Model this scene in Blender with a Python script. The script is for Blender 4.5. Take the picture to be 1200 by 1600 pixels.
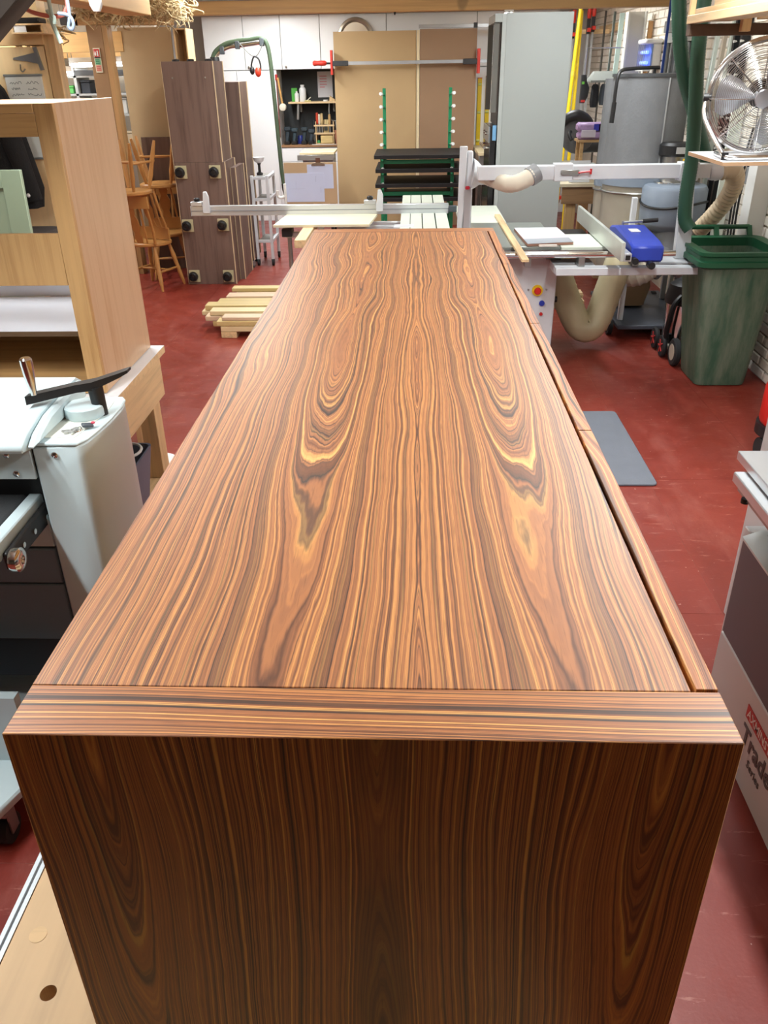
import bpy, bmesh, math, random
from mathutils import Matrix, Vector, Euler
random.seed(7)
for o in list(bpy.data.objects): bpy.data.objects.remove(o)
SC = bpy.context.scene
COL = SC.collection
PI = math.pi

# ---------------------------------------------------------------- camera
cam_d = bpy.data.cameras.new('camera'); cam = bpy.data.objects.new('camera', cam_d); COL.objects.link(cam)
cam_d.sensor_fit = 'VERTICAL'; cam_d.sensor_height = 36.0; cam_d.lens = 1265.0/1600*36
cam_d.clip_start = .02; cam_d.clip_end = 60
cam.matrix_world = Matrix(((0.99933649, -0.00294693, 0.03630275, 0), (0.03324874, 0.48072136, -0.87624283, 0),
                           (-0.01486928, 0.87686846, 0.48050038, 1.95), (0, 0, 0, 1)))
SC.camera = cam
# ---------------------------------------------------------------- world and exposure
w = bpy.data.worlds.new('world'); SC.world = w; w.use_nodes = True
w.node_tree.nodes['Background'].inputs[0].default_value = (.9, .95, 1, 1)
w.node_tree.nodes['Background'].inputs[1].default_value = .25
vs = SC.view_settings
vs.view_transform = 'Standard'; vs.look = 'None'; vs.gamma = 1; vs.use_curve_mapping = False
vs.exposure = -0.05
# ceiling lamps: (x, y, length along Y, watts); each is built as a fixture further down
LAMPS = [(-1.55, 1.25, 1.5, 62), (1.2, 1.25, 1.5, 60), (-1.55, 3.7, 1.5, 58), (1.2, 3.7, 1.5, 45),
         (-1.4, 6.9, 1.5, 42), (1.2, 6.4, 1.5, 44), (-1.5, 9.8, 1.5, 56), (1.3, 9.9, 1.5, 50), (-1.9, 11.2, 1.2, 44), (-4.3, 8.4, 1.5, 70)]  # last two are added: one brightens the tall cupboards, one the bay
LAMP_Z = 2.75
LAMP_COL = (.92, .97, 1.0)

# ---------------------------------------------------------------- materials
def lin(c):
    return tuple(((v/255)/12.92 if v <= 10 else (((v/255)+.055)/1.055)**2.4) for v in c)
class NT:
    """small helper to wire shader nodes"""
    def __init__(s, name):
        s.m = bpy.data.materials.new(name); s.m.use_nodes = True; s.t = s.m.node_tree
        s.b = s.t.nodes['Principled BSDF']; s._oc = None
    def n(s, typ, **k):
        nd = s.t.nodes.new(typ)
        for a, v in k.items(): setattr(nd, a, v)
        return nd
    def put(s, sock, v):
        if v is None: return
        if hasattr(v, 'is_output'): s.t.links.new(v, sock)
        elif isinstance(v, (tuple, list)) and len(v) == 3 and sock.type == 'RGBA': sock.default_value = (*v, 1)
        else: sock.default_value = v
    def math(s, op, a, b=None, c=None, clamp=False):
        nd = s.n('ShaderNodeMath', operation=op, use_clamp=clamp)
        for i, v in enumerate((a, b, c)): s.put(nd.inputs[i], v)
        return nd.outputs[0]
    def add(s, a, b): return s.math('ADD', a, b)
    def sub(s, a, b): return s.math('SUBTRACT', a, b)
    def mul(s, a, b): return s.math('MULTIPLY', a, b)
    def obj(s):
        if s._oc is None: s._oc = s.n('ShaderNodeTexCoord').outputs['Object']
        return s._oc
    def sep(s, v=None):
        nd = s.n('ShaderNodeSeparateXYZ'); s.put(nd.inputs[0], v or s.obj()); return nd.outputs
    def comb(s, x, y, z):
        nd = s.n('ShaderNodeCombineXYZ')
        for i, v in enumerate((x, y, z)): s.put(nd.inputs[i], v)
        return nd.outputs[0]
    def noise(s, vec, scale, detail=2, rough=.5, dim='3D'):
        nd = s.n('ShaderNodeTexNoise', noise_dimensions=dim)
        s.put(nd.inputs['W' if dim == '1D' else 'Vector'], vec)
        nd.inputs['Scale'].default_value = scale; nd.inputs['Detail'].default_value = detail
        nd.inputs['Roughness'].default_value = rough
        return nd.outputs['Fac']
    def ramp(s, fac, stops, mode='LINEAR'):
        nd = s.n('ShaderNodeValToRGB'); s.put(nd.inputs[0], fac); cr = nd.color_ramp; cr.interpolation = mode
        while len(cr.elements) < len(stops): cr.elements.new(.5)
        for e, (p, c) in zip(cr.elements, stops):
            e.position = p; e.color = (*c, 1) if isinstance(c, (tuple, list)) else (c, c, c, 1)
        return nd.outputs[0]
    def mix(s, fac, a, b, mode='MIX'):
        nd = s.n('ShaderNodeMix', data_type='RGBA', blend_type=mode)
        s.put(nd.inputs[0], fac); s.put(nd.inputs[6], a); s.put(nd.inputs[7], b)
        return nd.outputs[2]
    def bump(s, h, strength=.2, dist=.01):
        nd = s.n('ShaderNodeBump'); s.put(nd.inputs['Height'], h)
        nd.inputs['Strength'].default_value = strength; nd.inputs['Distance'].default_value = dist
        s.put(s.b.inputs['Normal'], nd.outputs[0])
    def fin(s, col, rough=.5, metal=0., spec=None):
        s.put(s.b.inputs['Base Color'], col); s.put(s.b.inputs['Roughness'], rough); s.put(s.b.inputs['Metallic'], metal)
        if spec is not None: s.b.inputs['Specular IOR Level'].default_value = spec
        return s.m
MATS = {}
def M(name, c, rough=.5, metal=0., var=.06, scale=6, bump=0., spec=None, bscale=None):
    """painted / plastic / metal surface with slight procedural mottling"""
    if name in MATS: return MATS[name]
    t = NT(name); c = lin(c)
    f = t.noise(t.obj(), scale, 3, .6)
    col = t.ramp(f, [(.25, tuple(v*(1-var) for v in c)), (.75, tuple(min(1, v*(1+var)) for v in c))])
    if bump: t.bump(t.noise(t.obj(), bscale or scale*12, 2), bump, .004)
    MATS[name] = t.fin(col, rough, metal, spec); return t.m
def WOOD(name, c, axis='Z', rough=.55, contrast=.18, freq=26, seed=0., dark=None, knots=False):
    """plain straight-grained timber, grain along the given axis"""
    if name in MATS: return MATS[name]
    t = NT(name); c = lin(c); o = t.sep()
    st = {'X': (.05, 1, 1), 'Y': (1, .05, 1), 'Z': (1, 1, .05)}[axis]
    v = t.comb(*[t.add(t.mul(o[i], st[i]), seed+i) for i in range(3)])
    warp = t.noise(v, 4, 2)
    f1 = t.noise(t.comb(*[t.mul(t.add(t.mul(o[i], st[i]), t.mul(warp, .08)), 1) for i in range(3)]), freq, 4, .65)
    d = dark and lin(dark) or tuple(x*(1-contrast*2.2) for x in c)
    col = t.ramp(f1, [(.28, d), (.5, c), (.75, tuple(min(1, x*(1+contrast)) for x in c))])
    if knots:
        k = t.noise(t.obj(), 3.2, 1)
        col = t.mix(t.ramp(k, [(.73, 0.), (.78, .7)]), col, tuple(x*.4 for x in c))
    t.bump(f1, .08, .003)
    MATS[name] = t.fin(col, rough); return t.m
def EMIT(name, c, s):
    if name in MATS: return MATS[name]
    t = NT(name); t.fin((.8, .8, .8), .5)
    f = t.noise(t.obj(), 3, 1)
    t.put(t.b.inputs['Emission Color'], t.ramp(f, [(0, tuple(v*.97 for v in c)), (1, c)])); t.b.inputs['Emission Strength'].default_value = s
    MATS[name] = t.m; return t.m
def GLASSY(name, c, alpha, rough=.2):
    t = NT(name); f = t.noise(t.obj(), 5, 2)
    t.fin(t.ramp(f, [(.3, tuple(v*.9 for v in lin(c))), (.7, lin(c))]), rough)
    t.b.inputs['Alpha'].default_value = alpha; MATS[name] = t.m; return t.m

def VENEER(name, ax, al, seam, u0, slope, y0, yk=1.1, rough=.3, bow=0., soft=.0015, lim=9., coat=0., fine=1.3, tone=1., straight=False, seed=0.):
    """book-matched rosewood: stripes follow nested arches either side of a mirrored seam.
    ax / al : object axes across and along the grain; u0 : arch axis distance from the seam"""
    t = NT(name); o = t.sep(); x = o['XYZ'.index(ax)]; y = o['XYZ'.index(al)]
    if straight:
        y2 = t.mul(y, 1); wv = t.noise(t.comb(t.mul(x, 3), t.mul(y2, .8), seed), 1.6, 2)
        r = t.add(x, t.mul(wv, .05))
        u = x
    else:
        xs = t.sub(x, seam); u = t.math('ABSOLUTE', xs); yy = t.sub(y, y0)
        u = t.math('SQRT', t.add(t.mul(xs, xs), soft*soft))
        wob = t.sub(t.noise(t.comb(0, t.mul(yy, 1.), seed+3.1), 1.7, 2), .5)
        dx = t.sub(t.sub(u, u0), t.mul(wob, .03))
        # nested ovals round a knot at yk; beyond it the figure runs on nearly straight
        below = t.mul(t.math('SMOOTH_MIN', t.math('MAXIMUM', t.sub(yk, yy), 0), lim, .2), slope); past = t.math('MAXIMUM', t.sub(yy, yk), 0)
        core = t.math('SQRT', t.add(t.add(t.mul(dx, dx), t.mul(below, below)), .00004))
        w1 = t.sub(t.noise(t.comb(t.mul(u, 6), t.mul(yy, 1.3), seed), 1.5, 1, .5), .5)
        w2 = t.sub(t.noise(t.comb(t.mul(xs, 26), t.mul(yy, 5), seed+5), 1., 2, .5), .5)
        w3 = t.sub(t.noise(t.comb(t.mul(xs, 60), t.mul(yy, 9), seed+9), 1., 3, .55), .5)
        amp = t.math('MINIMUM', t.add(.4, t.mul(t.math('MAXIMUM', yy, 0), .7)), 1.4)
        r = t.sub(core, t.mul(past, bow))
        r = t.add(r, t.mul(t.mul(w1, .05), amp)); r = t.add(r, t.mul(t.mul(w2, .010), amp)); r = t.add(r, t.mul(w3, .0028))
    n1 = t.noise(t.add(r, seed), 135*fine, 3, .62, '1D')
    n2 = t.noise(t.add(r, seed+11), 320*fine, 2, .5, '1D')
    n0 = t.noise(t.add(r, seed+23), 34*fine, 2, .5, '1D')
    f = t.add(t.add(t.mul(n1, .66), t.mul(n2, .24)), t.mul(n0, .10))
    TN = tone if isinstance(tone, tuple) else (tone,)*3
    C = lambda c: tuple(v*q for v, q in zip(lin(c), TN))
    col = t.ramp(f, [(.32, C((96, 60, 42))), (.41, C((136, 86, 58))), (.47, C((160, 103, 68))), (.53, C((182, 120, 74))), (.585, C((206, 145, 86))), (.68, C((228, 178, 108)))])
    # thin near-black growth lines
    def line(fr, sd, wd, st):
        q = t.math('ABSOLUTE', t.sub(t.noise(t.add(r, sd), fr, 2, .45, '1D'), .5))
        return t.mul(t.math('SUBTRACT', 1., t.mul(q, 1./wd), clamp=True), st)
    brk = t.noise(t.comb(t.mul(u, 14), t.mul(y, 1.3), seed+31), 1.5, 2)
    brk = t.ramp(brk, [(.36, .15), (.52, 1.)])
    dk = t.math('MAXIMUM', t.mul(line(44*fine, seed+41, .026, 1.), brk), line(66*fine, seed+57, .022, .7))
    # dark smoky patches inside some of the arches
    ns = t.noise(t.add(r, seed+71), 26, 1, .5, '1D')
    dk = t.math('MAXIMUM', dk, t.mul(t.ramp(ns, [(.68, 0.), (.76, .55)]), t.ramp(t.noise(t.comb(t.mul(u, 9), t.mul(y, 1.8), seed+2), 1.4, 2), [(.5, 0.), (.62, 1.)])))
    col = t.mix(dk, col, C((52, 44, 42)))
    # open pores drawn out along the grain
    po = t.noise(t.comb(t.mul(x, 620), t.mul(y, 24), 0), 1, 2)
    col = t.mix(t.ramp(po, [(.3, .32), (.45, 0.)]), col, C((70, 40, 28)))
    t.bump(po, .05, .001)
    t.b.inputs['Coat Weight'].default_value = coat; t.b.inputs['Coat Roughness'].default_value = .42
    MATS[name] = t.fin(col, rough, 0, .5); return t.m

# ---------------------------------------------------------------- mesh helpers
class B:
    """collects shapes into one bmesh (world coordinates unless the thing is local)"""
    def __init__(s): s.bm = bmesh.new()
    def _merge(s, b2, mtx=None):
        if mtx is not None: bmesh.ops.transform(b2, matrix=mtx, verts=b2.verts)
        me = bpy.data.meshes.new('tmp'); b2.to_mesh(me); b2.free(); s.bm.from_mesh(me); bpy.data.meshes.remove(me); return s
    def box(s, x0, x1, y0, y1, z0, z1, bev=0., mtx=None, seg=1):
        b = bmesh.new(); bmesh.ops.create_cube(b, size=1)
        bmesh.ops.scale(b, vec=(abs(x1-x0), abs(y1-y0), abs(z1-z0)), verts=b.verts)
        if bev: bmesh.ops.bevel(b, geom=b.edges[:], offset=bev, segments=seg, profile=.5, affect='EDGES')
        bmesh.ops.translate(b, vec=((x0+x1)/2, (y0+y1)/2, (z0+z1)/2), verts=b.verts)
        return s._merge(b, mtx)
    def obox(s, c, size, rot=(0, 0, 0), bev=0.):
        m = Matrix.Translation(c) @ Euler(rot).to_matrix().to_4x4()
        return s.box(-size[0]/2, size[0]/2, -size[1]/2, size[1]/2, -size[2]/2, size[2]/2, bev, m)
    def bar(s, p0, p1, wx, wy, bev=0., up=(0, 0, 1)):
        """rectangular bar from p0 to p1"""
        p0 = Vector(p0); p1 = Vector(p1); d = p1-p0; L = d.length; z = d.normalized(); u = Vector(up)
        if abs(z.dot(u)) > .98: u = Vector((0, 1, 0))
        x = u.cross(z).normalized(); y = z.cross(x)
        m = Matrix((x, y, z)).transposed().to_4x4(); m.translation = (p0+p1)/2
        return s.box(-wx/2, wx/2, -wy/2, wy/2, -L/2, L/2, bev, m)
    def cyl(s, p0, p1, r0, r1=None, n=16, caps=True):
        p0 = Vector(p0); p1 = Vector(p1); d = p1-p0
        b = bmesh.new()
        bmesh.ops.create_cone(b, cap_ends=caps, segments=n, radius1=r0, radius2=r0 if r1 is None else r1, depth=d.length)
        m = d.to_track_quat('Z', 'Y').to_matrix().to_4x4(); m.translation = (p0+p1)/2
        return s._merge(b, m)
    def lathe(s, prof, p0=(0, 0, 0), axis=(0, 0, 1), n=16, mtx=None, sx=1., sy=1.):
        """revolve (r, h) pairs about an axis through p0"""
        b = bmesh.new(); rings = []
        for r, h in prof:
            if r < 1e-6: rings.append([b.verts.new((0, 0, h))])
            else: rings.append([b.verts.new((r*sx*math.cos(2*PI*k/n), r*sy*math.sin(2*PI*k/n), h)) for k in range(n)])
        for a, c in zip(rings, rings[1:]):
            for k in range(n):
                k2 = (k+1) % n
                if len(a) == 1 and len(c) == 1: continue
                if len(a) == 1: b.faces.new((a[0], c[k2], c[k]))
                elif len(c) == 1: b.faces.new((a[k], a[k2], c[0]))
                else: b.faces.new((a[k], a[k2], c[k2], c[k]))
        for r in (rings[0], rings[-1]):
            if len(r) > 2: b.faces.new(r if r is rings[-1] else r[::-1])
        m = Vector(axis).to_track_quat('Z', 'Y').to_matrix().to_4x4(); m.translation = Vector(p0)
        return s._merge(b, m if mtx is None else mtx @ m)
    def tube(s, pts, r, n=8, sub=6, closed=False, spline=True, rr=None):
        """round tube along a smoothed path; rr: radius per control point"""
        P = [Vector(p) for p in pts]; R = rr or [r]*len(P)
        if spline and len(P) > 2:
            Q = []; RQ = []; N = len(P); rng = range(N if closed else N-1)
            for i in rng:
                if closed: a, b_, c, d = P[i-1], P[i], P[(i+1) % N], P[(i+2) % N]
                else: a, b_, c, d = P[max(i-1, 0)], P[i], P[i+1], P[min(i+2, N-1)]
                for k in range(sub):
                    t = k/sub
                    Q.append(.5*((2*b_)+(c-a)*t+(2*a-5*b_+4*c-d)*t*t+(3*b_-a-3*c+d)*t**3))
                    RQ.append(R[i]*(1-t)+R[(i+1) % N]*t)
            if not closed: Q.append(P[-1]); RQ.append(R[-1])
            P, R = Q, RQ
        bm = s.bm; N = len(P); rings = []; prev = None
        for i in range(N):
            if closed: d = P[(i+1) % N]-P[i-1]
            else: d = P[min(i+1, N-1)]-P[max(i-1, 0)]
            d.normalize()
            if prev is None:
                u = Vector((0, 0, 1)) if abs(d.z) < .9 else Vector((1, 0, 0)); x = u.cross(d).normalized()
            else: x = (prev-d*prev.dot(d)).normalized()
            prev = x; y = d.cross(x)
            rings.append([bm.verts.new(P[i]+(x*math.cos(2*PI*k/n)+y*math.sin(2*PI*k/n))*R[i]) for k in range(n)])
        for i in range(N if closed else N-1):
            a, c = rings[i], rings[(i+1) % N]
            for k in range(n): bm.faces.new((a[k], a[(k+1) % n], c[(k+1) % n], c[k]))
        if not closed: bm.faces.new(rings[0][::-1]); bm.faces.new(rings[-1])
        return s
    def prism(s, poly, axis, a0, a1, bev=0., mtx=None):
        """extrude a 2-D outline along axis; outline in the other two axes in XYZ order"""
        b = bmesh.new()
        def pt(p, a):
            return {'X': (a, p[0], p[1]), 'Y': (p[0], a, p[1]), 'Z': (p[0], p[1], a)}[axis]
        v0 = [b.verts.new(pt(p, a0)) for p in poly]; v1 = [b.verts.new(pt(p, a1)) for p in poly]
        b.faces.new(v0); b.faces.new(v1[::-1]); n = len(poly)
        for i in range(n): b.faces.new((v0[i], v1[i], v1[(i+1) % n], v0[(i+1) % n]))
        bmesh.ops.recalc_face_normals(b, faces=b.faces)
        if bev: bmesh.ops.bevel(b, geom=b.edges[:], offset=bev, segments=1, affect='EDGES')
        return s._merge(b, mtx)
    def loft(s, rings, cap=True, closed=True):
        bm = s.bm; R = [[bm.verts.new(p) for p in r] for r in rings]; n = len(R[0])
        for a, c in zip(R, R[1:]):
            for k in range(n if closed else n-1): bm.faces.new((a[k], a[(k+1) % n], c[(k+1) % n], c[k]))
        if cap: bm.faces.new(R[0][::-1]); bm.faces.new(R[-1])
        return s
    def ball(s, c, r, sc=(1, 1, 1), n=12, rot=(0, 0, 0)):
        b = bmesh.new(); bmesh.ops.create_uvsphere(b, u_segments=n, v_segments=max(6, n//2+2), radius=r)
        bmesh.ops.scale(b, vec=sc, verts=b.verts)
        return s._merge(b, Matrix.Translation(c) @ Euler(rot).to_matrix().to_4x4())
def rrect(x0, x1, y0, y1, r, n=5):
    out = []
    for cx, cy, a0 in ((x1-r, y1-r, 0), (x0+r, y1-r, 90), (x0+r, y0+r, 180), (x1-r, y0+r, 270)):
        for k in range(n+1):
            a = math.radians(a0+90*k/n); out.append((cx+r*math.cos(a), cy+r*math.sin(a)))
    return out

FRAME = {}
def finish(me, mats, smooth):
    for m in (mats if isinstance(mats, (list, tuple)) else [mats]): me.materials.append(m)
    if smooth:
        me.polygons.foreach_set('use_smooth', [True]*len(me.polygons)); me.set_sharp_from_angle(angle=math.radians(38))
def tag(o, label=None, cat=None, group=None, kind=None):
    if label: o['label'] = label
    if cat: o['category'] = cat
    if group: o['group'] = group
    if kind: o['kind'] = kind
    return o
def thing(name, label, cat, loc=(0, 0, 0), rz=0., group=None, local=False, rot=None):
    o = bpy.data.objects.new(name, None); COL.objects.link(o); o.empty_display_size = .05
    o.location = loc; o.rotation_euler = rot or (0, 0, rz)
    tag(o, label, cat, group)
    m = Matrix.Translation(loc) @ Euler(rot or (0, 0, rz)).to_matrix().to_4x4()
    FRAME[o.name] = Matrix.Identity(4) if local else m.inverted()
    return o
def part(name, b, mat, parent=None, smooth=True, label=None, kind=None, loc=None):
    """links a B as one mesh object; parent may be a thing or a part of one"""
    me = bpy.data.meshes.new(name)
    f = FRAME.get(parent.name) if parent else None
    if f is not None: bmesh.ops.transform(b.bm, matrix=f, verts=b.bm.verts)
    elif loc: bmesh.ops.translate(b.bm, vec=[-v for v in loc], verts=b.bm.verts)
    bmesh.ops.recalc_face_normals(b.bm, faces=b.bm.faces)
    b.bm.to_mesh(me); b.bm.free(); finish(me, mat, smooth)
    o = bpy.data.objects.new(name, me); COL.objects.link(o)
    if loc and not parent: o.location = loc
    if parent: o.parent = parent; FRAME[o.name] = f
    else: FRAME[o.name] = Matrix.Translation([-v for v in loc]) if loc else Matrix.Identity(4)
    return tag(o, label, None, None, kind)
def solo(name, b, mat, label, cat, loc, group=None, smooth=True, kind=None):
    return tag(part(name, b, mat, None, smooth, loc=loc), label, cat, group, kind)
def struct(name, b, mat, parent=None, smooth=False):
    o = part(name, b, mat, parent, smooth)
    if not parent: o['kind'] = 'structure'
    return o
def dup(src, loc, rz=None, label=None, group=None, parent=None, rot=None):
    c = src.copy(); COL.objects.link(c)
    if parent is not None: c.parent = parent
    else:
        c.location = loc
        if rz is not None: c.rotation_euler = (0, 0, rz)
        if rot is not None: c.rotation_euler = rot
    if label: c['label'] = label
    if group: c['group'] = group
    FRAME[c.name] = FRAME.get(src.name)
    for ch in [q for q in bpy.data.objects if q.parent == src]: dup(ch, None, parent=c)
    return c

# ================================================================ THE ROOM
PINE = WOOD('pine', (222, 192, 146), 'X', contrast=.14, knots=True)
PINE_Y = WOOD('pine_y', (220, 190, 144), 'Y', contrast=.14, knots=True)
PINE_Z = WOOD('pine_z', (216, 184, 136), 'Z', contrast=.14, knots=True)
def floor_mat():
    t = NT('red_floor_paint'); o = t.obj()
    big = t.noise(o, .9, 4, .6); fine = t.noise(o, 55, 4, .7); mid = t.noise(o, 6, 5, .65)
    col = t.ramp(big, [(.3, lin((116, 38, 27))), (.5, lin((128, 45, 33))), (.7, lin((140, 56, 43)))])
    sx = t.sep(); dust = t.noise(t.comb(t.mul(sx[0], 3), t.mul(sx[1], 1.2), 0), 1.3, 6, .7)
    col = t.mix(t.ramp(dust, [(.53, 0.), (.72, .5)]), col, lin((160, 92, 80)))
    sc = t.noise(t.comb(t.mul(sx[0], 4), t.mul(sx[1], 22), 3), 1.6, 5, .75)
    col = t.mix(t.ramp(sc, [(.60, 0.), (.67, .6)]), col, lin((176, 116, 102)))
    sp = t.noise(o, 46, 2, .5)
    col = t.mix(t.ramp(sp, [(.735, 0.), (.76, .8)]), col, lin((205, 175, 160)))
    t.bump(t.noise(o, 90, 3), .12, .003)
    return t.fin(col, t.ramp(mid, [(.3, .30), (.7, .5)]), 0, .5)
FLOOR = floor_mat()
WHITEP = M('white_paint', (226, 228, 226), .6, var=.03, scale=2)
XR = 2.43; YB = 13.05; XL = -5.6; YF = -2.6; ZC = 2.92
floor = struct('floor', B().box(XL, XR, YF, YB, -.08, -.0015), M('joint_dirt', (158, 104, 92), .7))
xs = [1.9+.65*k for k in range(-12, 3)]; k = 0
for i in range(len(xs)-1):
    x0, x1 = max(xs[i], XL), min(xs[i+1], XR)
    if x1-x0 < .02: continue
    y = 5.15-2.44*4+(1.22 if i % 2 else 0)
    while y < YB:
        y0, y1 = max(y, YF), min(y+2.44, YB); y += 2.44
        if y1-y0 > .02: part('floor_panel', B().box(x0+.0008, x1-.0008, y0+.0008, y1-.0008, -.03, 0), FLOOR, floor, False)
# ceiling boards between beams
ceil = struct('ceiling', B().box(XL, XR+.2, YF, YB+.2, ZC, ZC+.1), M('ceiling_board', (222, 212, 196), .8, var=.06, scale=2))
wall_back = struct('wall_back', B().box(XL, XR+.2, YB, YB+.15, 0, ZC), WHITEP)
wall_front = struct('wall_front', B().box(XL, XR+.2, YF-.15, YF, 0, ZC), M('front_wall_board', (96, 84, 70), .8))
wall_left = struct('wall_left', B().box(XL-.15, XL, YF, YB, 0, ZC), M('left_wall_paint', (205, 198, 186), .8))
# right wall: painted brickwork, each brick in view its own block, the mortar bed behind
MORTAR = M('lime_mortar', (198, 188, 170), .9, var=.12, scale=9, bump=.3)
def brick_mat():
    t = NT('painted_brick'); f = t.noise(t.obj(), 14, 4, .7); r = t.n('ShaderNodeObjectInfo').outputs['Random']
    a = t.ramp(r, [(0, lin((236, 228, 214))), (.6, lin((244, 240, 231))), (1, lin((228, 212, 190)))])
    col = t.mix(t.ramp(f, [(.62, 0.), (.75, .6)]), a, lin((190, 150, 118)))
    t.bump(f, .3, .006); return t.fin(col, .75)
BRICK = brick_mat()
wall_right = struct('wall_right', B().box(XR, XR+.25, YF, YB, 0, ZC), MORTAR)
bb = B().box(-.012, .05, -.103, .103, -.031, .031, .006); bme = bpy.data.meshes.new('brick'); bb.bm.to_mesh(bme); bb.bm.free(); finish(bme, BRICK, True)
rest = B(); cnt = 0
row = 0; z = .04
while z < 2.9:
    y = 2.2+(.1125 if row % 2 else 0)
    while y < 12.9:
        show = (1.78 < z < 2.6 and 7.0 < y < 12.4) or (z < 1.3 and 4.5 < y < 6.2)
        show = show and (row*7+int(y*10)) % 1 == 0
        if show and cnt < 300:
            o = bpy.data.objects.new('brick', bme); COL.objects.link(o); o.parent = wall_right
            o.location = (XR+random.uniform(-.004, .003), y, z); cnt += 1
        elif y < 12.9 and (z > .9 or y < 7.5):
            rest.box(XR-.011, XR+.03, y-.103, y+.103, z-.031, z+.031)
        y += .225
    z += .073; row += 1
part('brickwork', rest, BRICK, wall_right, False, kind='stuff')

# timber beams of the roof
BEAM = WOOD('beam_pine', (200, 160, 104), 'X', contrast=.12, freq=14, knots=True)
bm_ = thing('ceiling_beam', 'long pine ceiling beam carrying grey cables across the workshop', 'beam', (0, 9, 2.415))
part('beam', B().box(-2.75, XR, 8.9, 9.05, 2.415, 2.62, .006), BEAM, bm_)
cb = M('grey_cable', (150, 152, 146), .5)
for q in range(5): part('cable', B().tube([(-2.2, 8.885, 2.53+q*.016), (-.5, 8.885, 2.535+q*.016), (1.2, 8.885, 2.528+q*.016), (2.3, 8.885, 2.54+q*.016)], .007, 6), cb, bm_)
b2 = solo('ceiling_beam', B().box(-2.9, XR, 12.2, 12.42, 2.6, 2.8, .006), WOOD('beam_orange', (222, 172, 110), 'X', contrast=.1), 'plain pine beam above the white wall cupboards', 'beam', (0, 12.3, 2.6))
# ceiling lamps above the frame
FIX = M('lamp_body_white', (235, 236, 234), .4)
STEEL_ = M('hanger_steel', (160, 160, 158), .4, .8)
def ceiling_lamp(x, y, L, W, label):
    t = thing('strip_light', label, 'lamp', (x, y, LAMP_Z), group='fluorescent strip lights on the ceiling')
    part('body', B().prism([(x-.05, LAMP_Z+.06), (x+.05, LAMP_Z+.06), (x+.035, LAMP_Z), (x-.035, LAMP_Z)], 'Y', y-L/2, y+L/2), FIX, t)
    part('tube', B().cyl((x, y-L/2+.02, LAMP_Z-.02), (x, y+L/2-.02, LAMP_Z-.02), .013, n=10), EMIT('tube_glow', (1, .98, .95), 6), t)
    ld = bpy.data.lights.new('strip_light_glow', 'AREA'); ld.shape = 'RECTANGLE'; ld.size = .12; ld.size_y = L
    ld.energy = W; ld.color = LAMP_COL
    lo = bpy.data.objects.new('glow', ld); COL.objects.link(lo); lo.parent = t; lo.location = (0, 0, -.05)
    lu = ld.copy(); lu.energy = W*.3; l2 = bpy.data.objects.new('up_glow', lu); COL.objects.link(l2); l2.parent = t; l2.location = (0, 0, .075); l2.rotation_euler = (PI, 0, 0)
    for q in (-.4, .4): part('hanger', B().cyl((x, y+L*q, LAMP_Z+.06), (x, y+L*q, ZC), .005, n=6), STEEL_, t)
for i, (x, y, L, W) in enumerate(LAMPS):
    ceiling_lamp(x, y, L, W, 'white fluorescent strip light on the ceiling over the ' + ['drum sander', 'planer', 'oak cabinet', 'overhead timber rack', 'crosscut fence', 'dust extractor', 'drawing board', 'grey oven cabinet', 'tall white cupboards, added to brighten them', 'bay beyond the partition, added to brighten it'][i])

# ================================================================ THE SIDEBOARD
SBX0, SBX1, SBY0, SBY1, SBZ0, SBZ1 = -.306, .239, .439, 2.585, .872, 1.52
sb = thing('sideboard', 'long rosewood veneered sideboard with book-matched top, on a bench', 'sideboard', (-.03, 1.512, SBZ0))
ZT = SBZ1-SBZ0
V_TOP = VENEER('rosewood_top', 'X', 'Y', .035, .126, .055, -1.03, yk=1.15, bow=.015, rough=.42, lim=.96, coat=.6, fine=2.3, tone=(1.0, 1.0, .92))
V_FACE = VENEER('rosewood_face', 'X', 'Z', .003, .215, .075, .1, yk=.60, soft=.012, rough=.42, seed=4.7, fine=2.3, tone=(.92, .95, .55))
V_STRIP = VENEER('rosewood_strip', 'Y', 'X', 0, 0, 0, 0, straight=True, seed=1.3, rough=.42, coat=.4, fine=1.9, tone=(1.0, .98, .92))
V_DOOR = VENEER('rosewood_door', 'X', 'Y', .205, .16, .02, -1.2, yk=3., seed=8.2, rough=.42, fine=1.7, tone=(1.0, .94, .86))
part('top_panel', B().box(SBX0, .217, .4945, 2.5295, SBZ1-.03, SBZ1, .0006), V_TOP, sb)
for y0, y1, yf in ((SBY0, .494, SBY0), (2.53, SBY1, SBY1)):
    e = part('end_panel', B().box(SBX0, SBX1, y0, y1, SBZ0, SBZ1, .0008), [V_FACE, V_STRIP], sb)
    for p in e.data.polygons:
        if p.normal.z > .7: p.material_index = 1
part('carcass_back', B().box(SBX0, SBX0+.02, .494, 2.53, SBZ0, SBZ1-.03), V_FACE, sb)
part('carcass_bottom', B().box(SBX0+.02, .216, .494, 2.53, SBZ0, SBZ0+.03), V_FACE, sb)
part('carcass_edge', B().box(.19, .2165, .494, 2.53, SBZ0+.03, SBZ1-.031), M('gap_black', (60, 34, 22), .8), sb)
ys = [.4955, 1.0143, 1.5335, 2.0675, 2.5285]
for a, b in zip(ys, ys[1:]):
    part('door', B().box(.2215, SBX1, a+.0013, b-.0013, SBZ0+.004, SBZ1, .0006), V_DOOR, sb)

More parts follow.
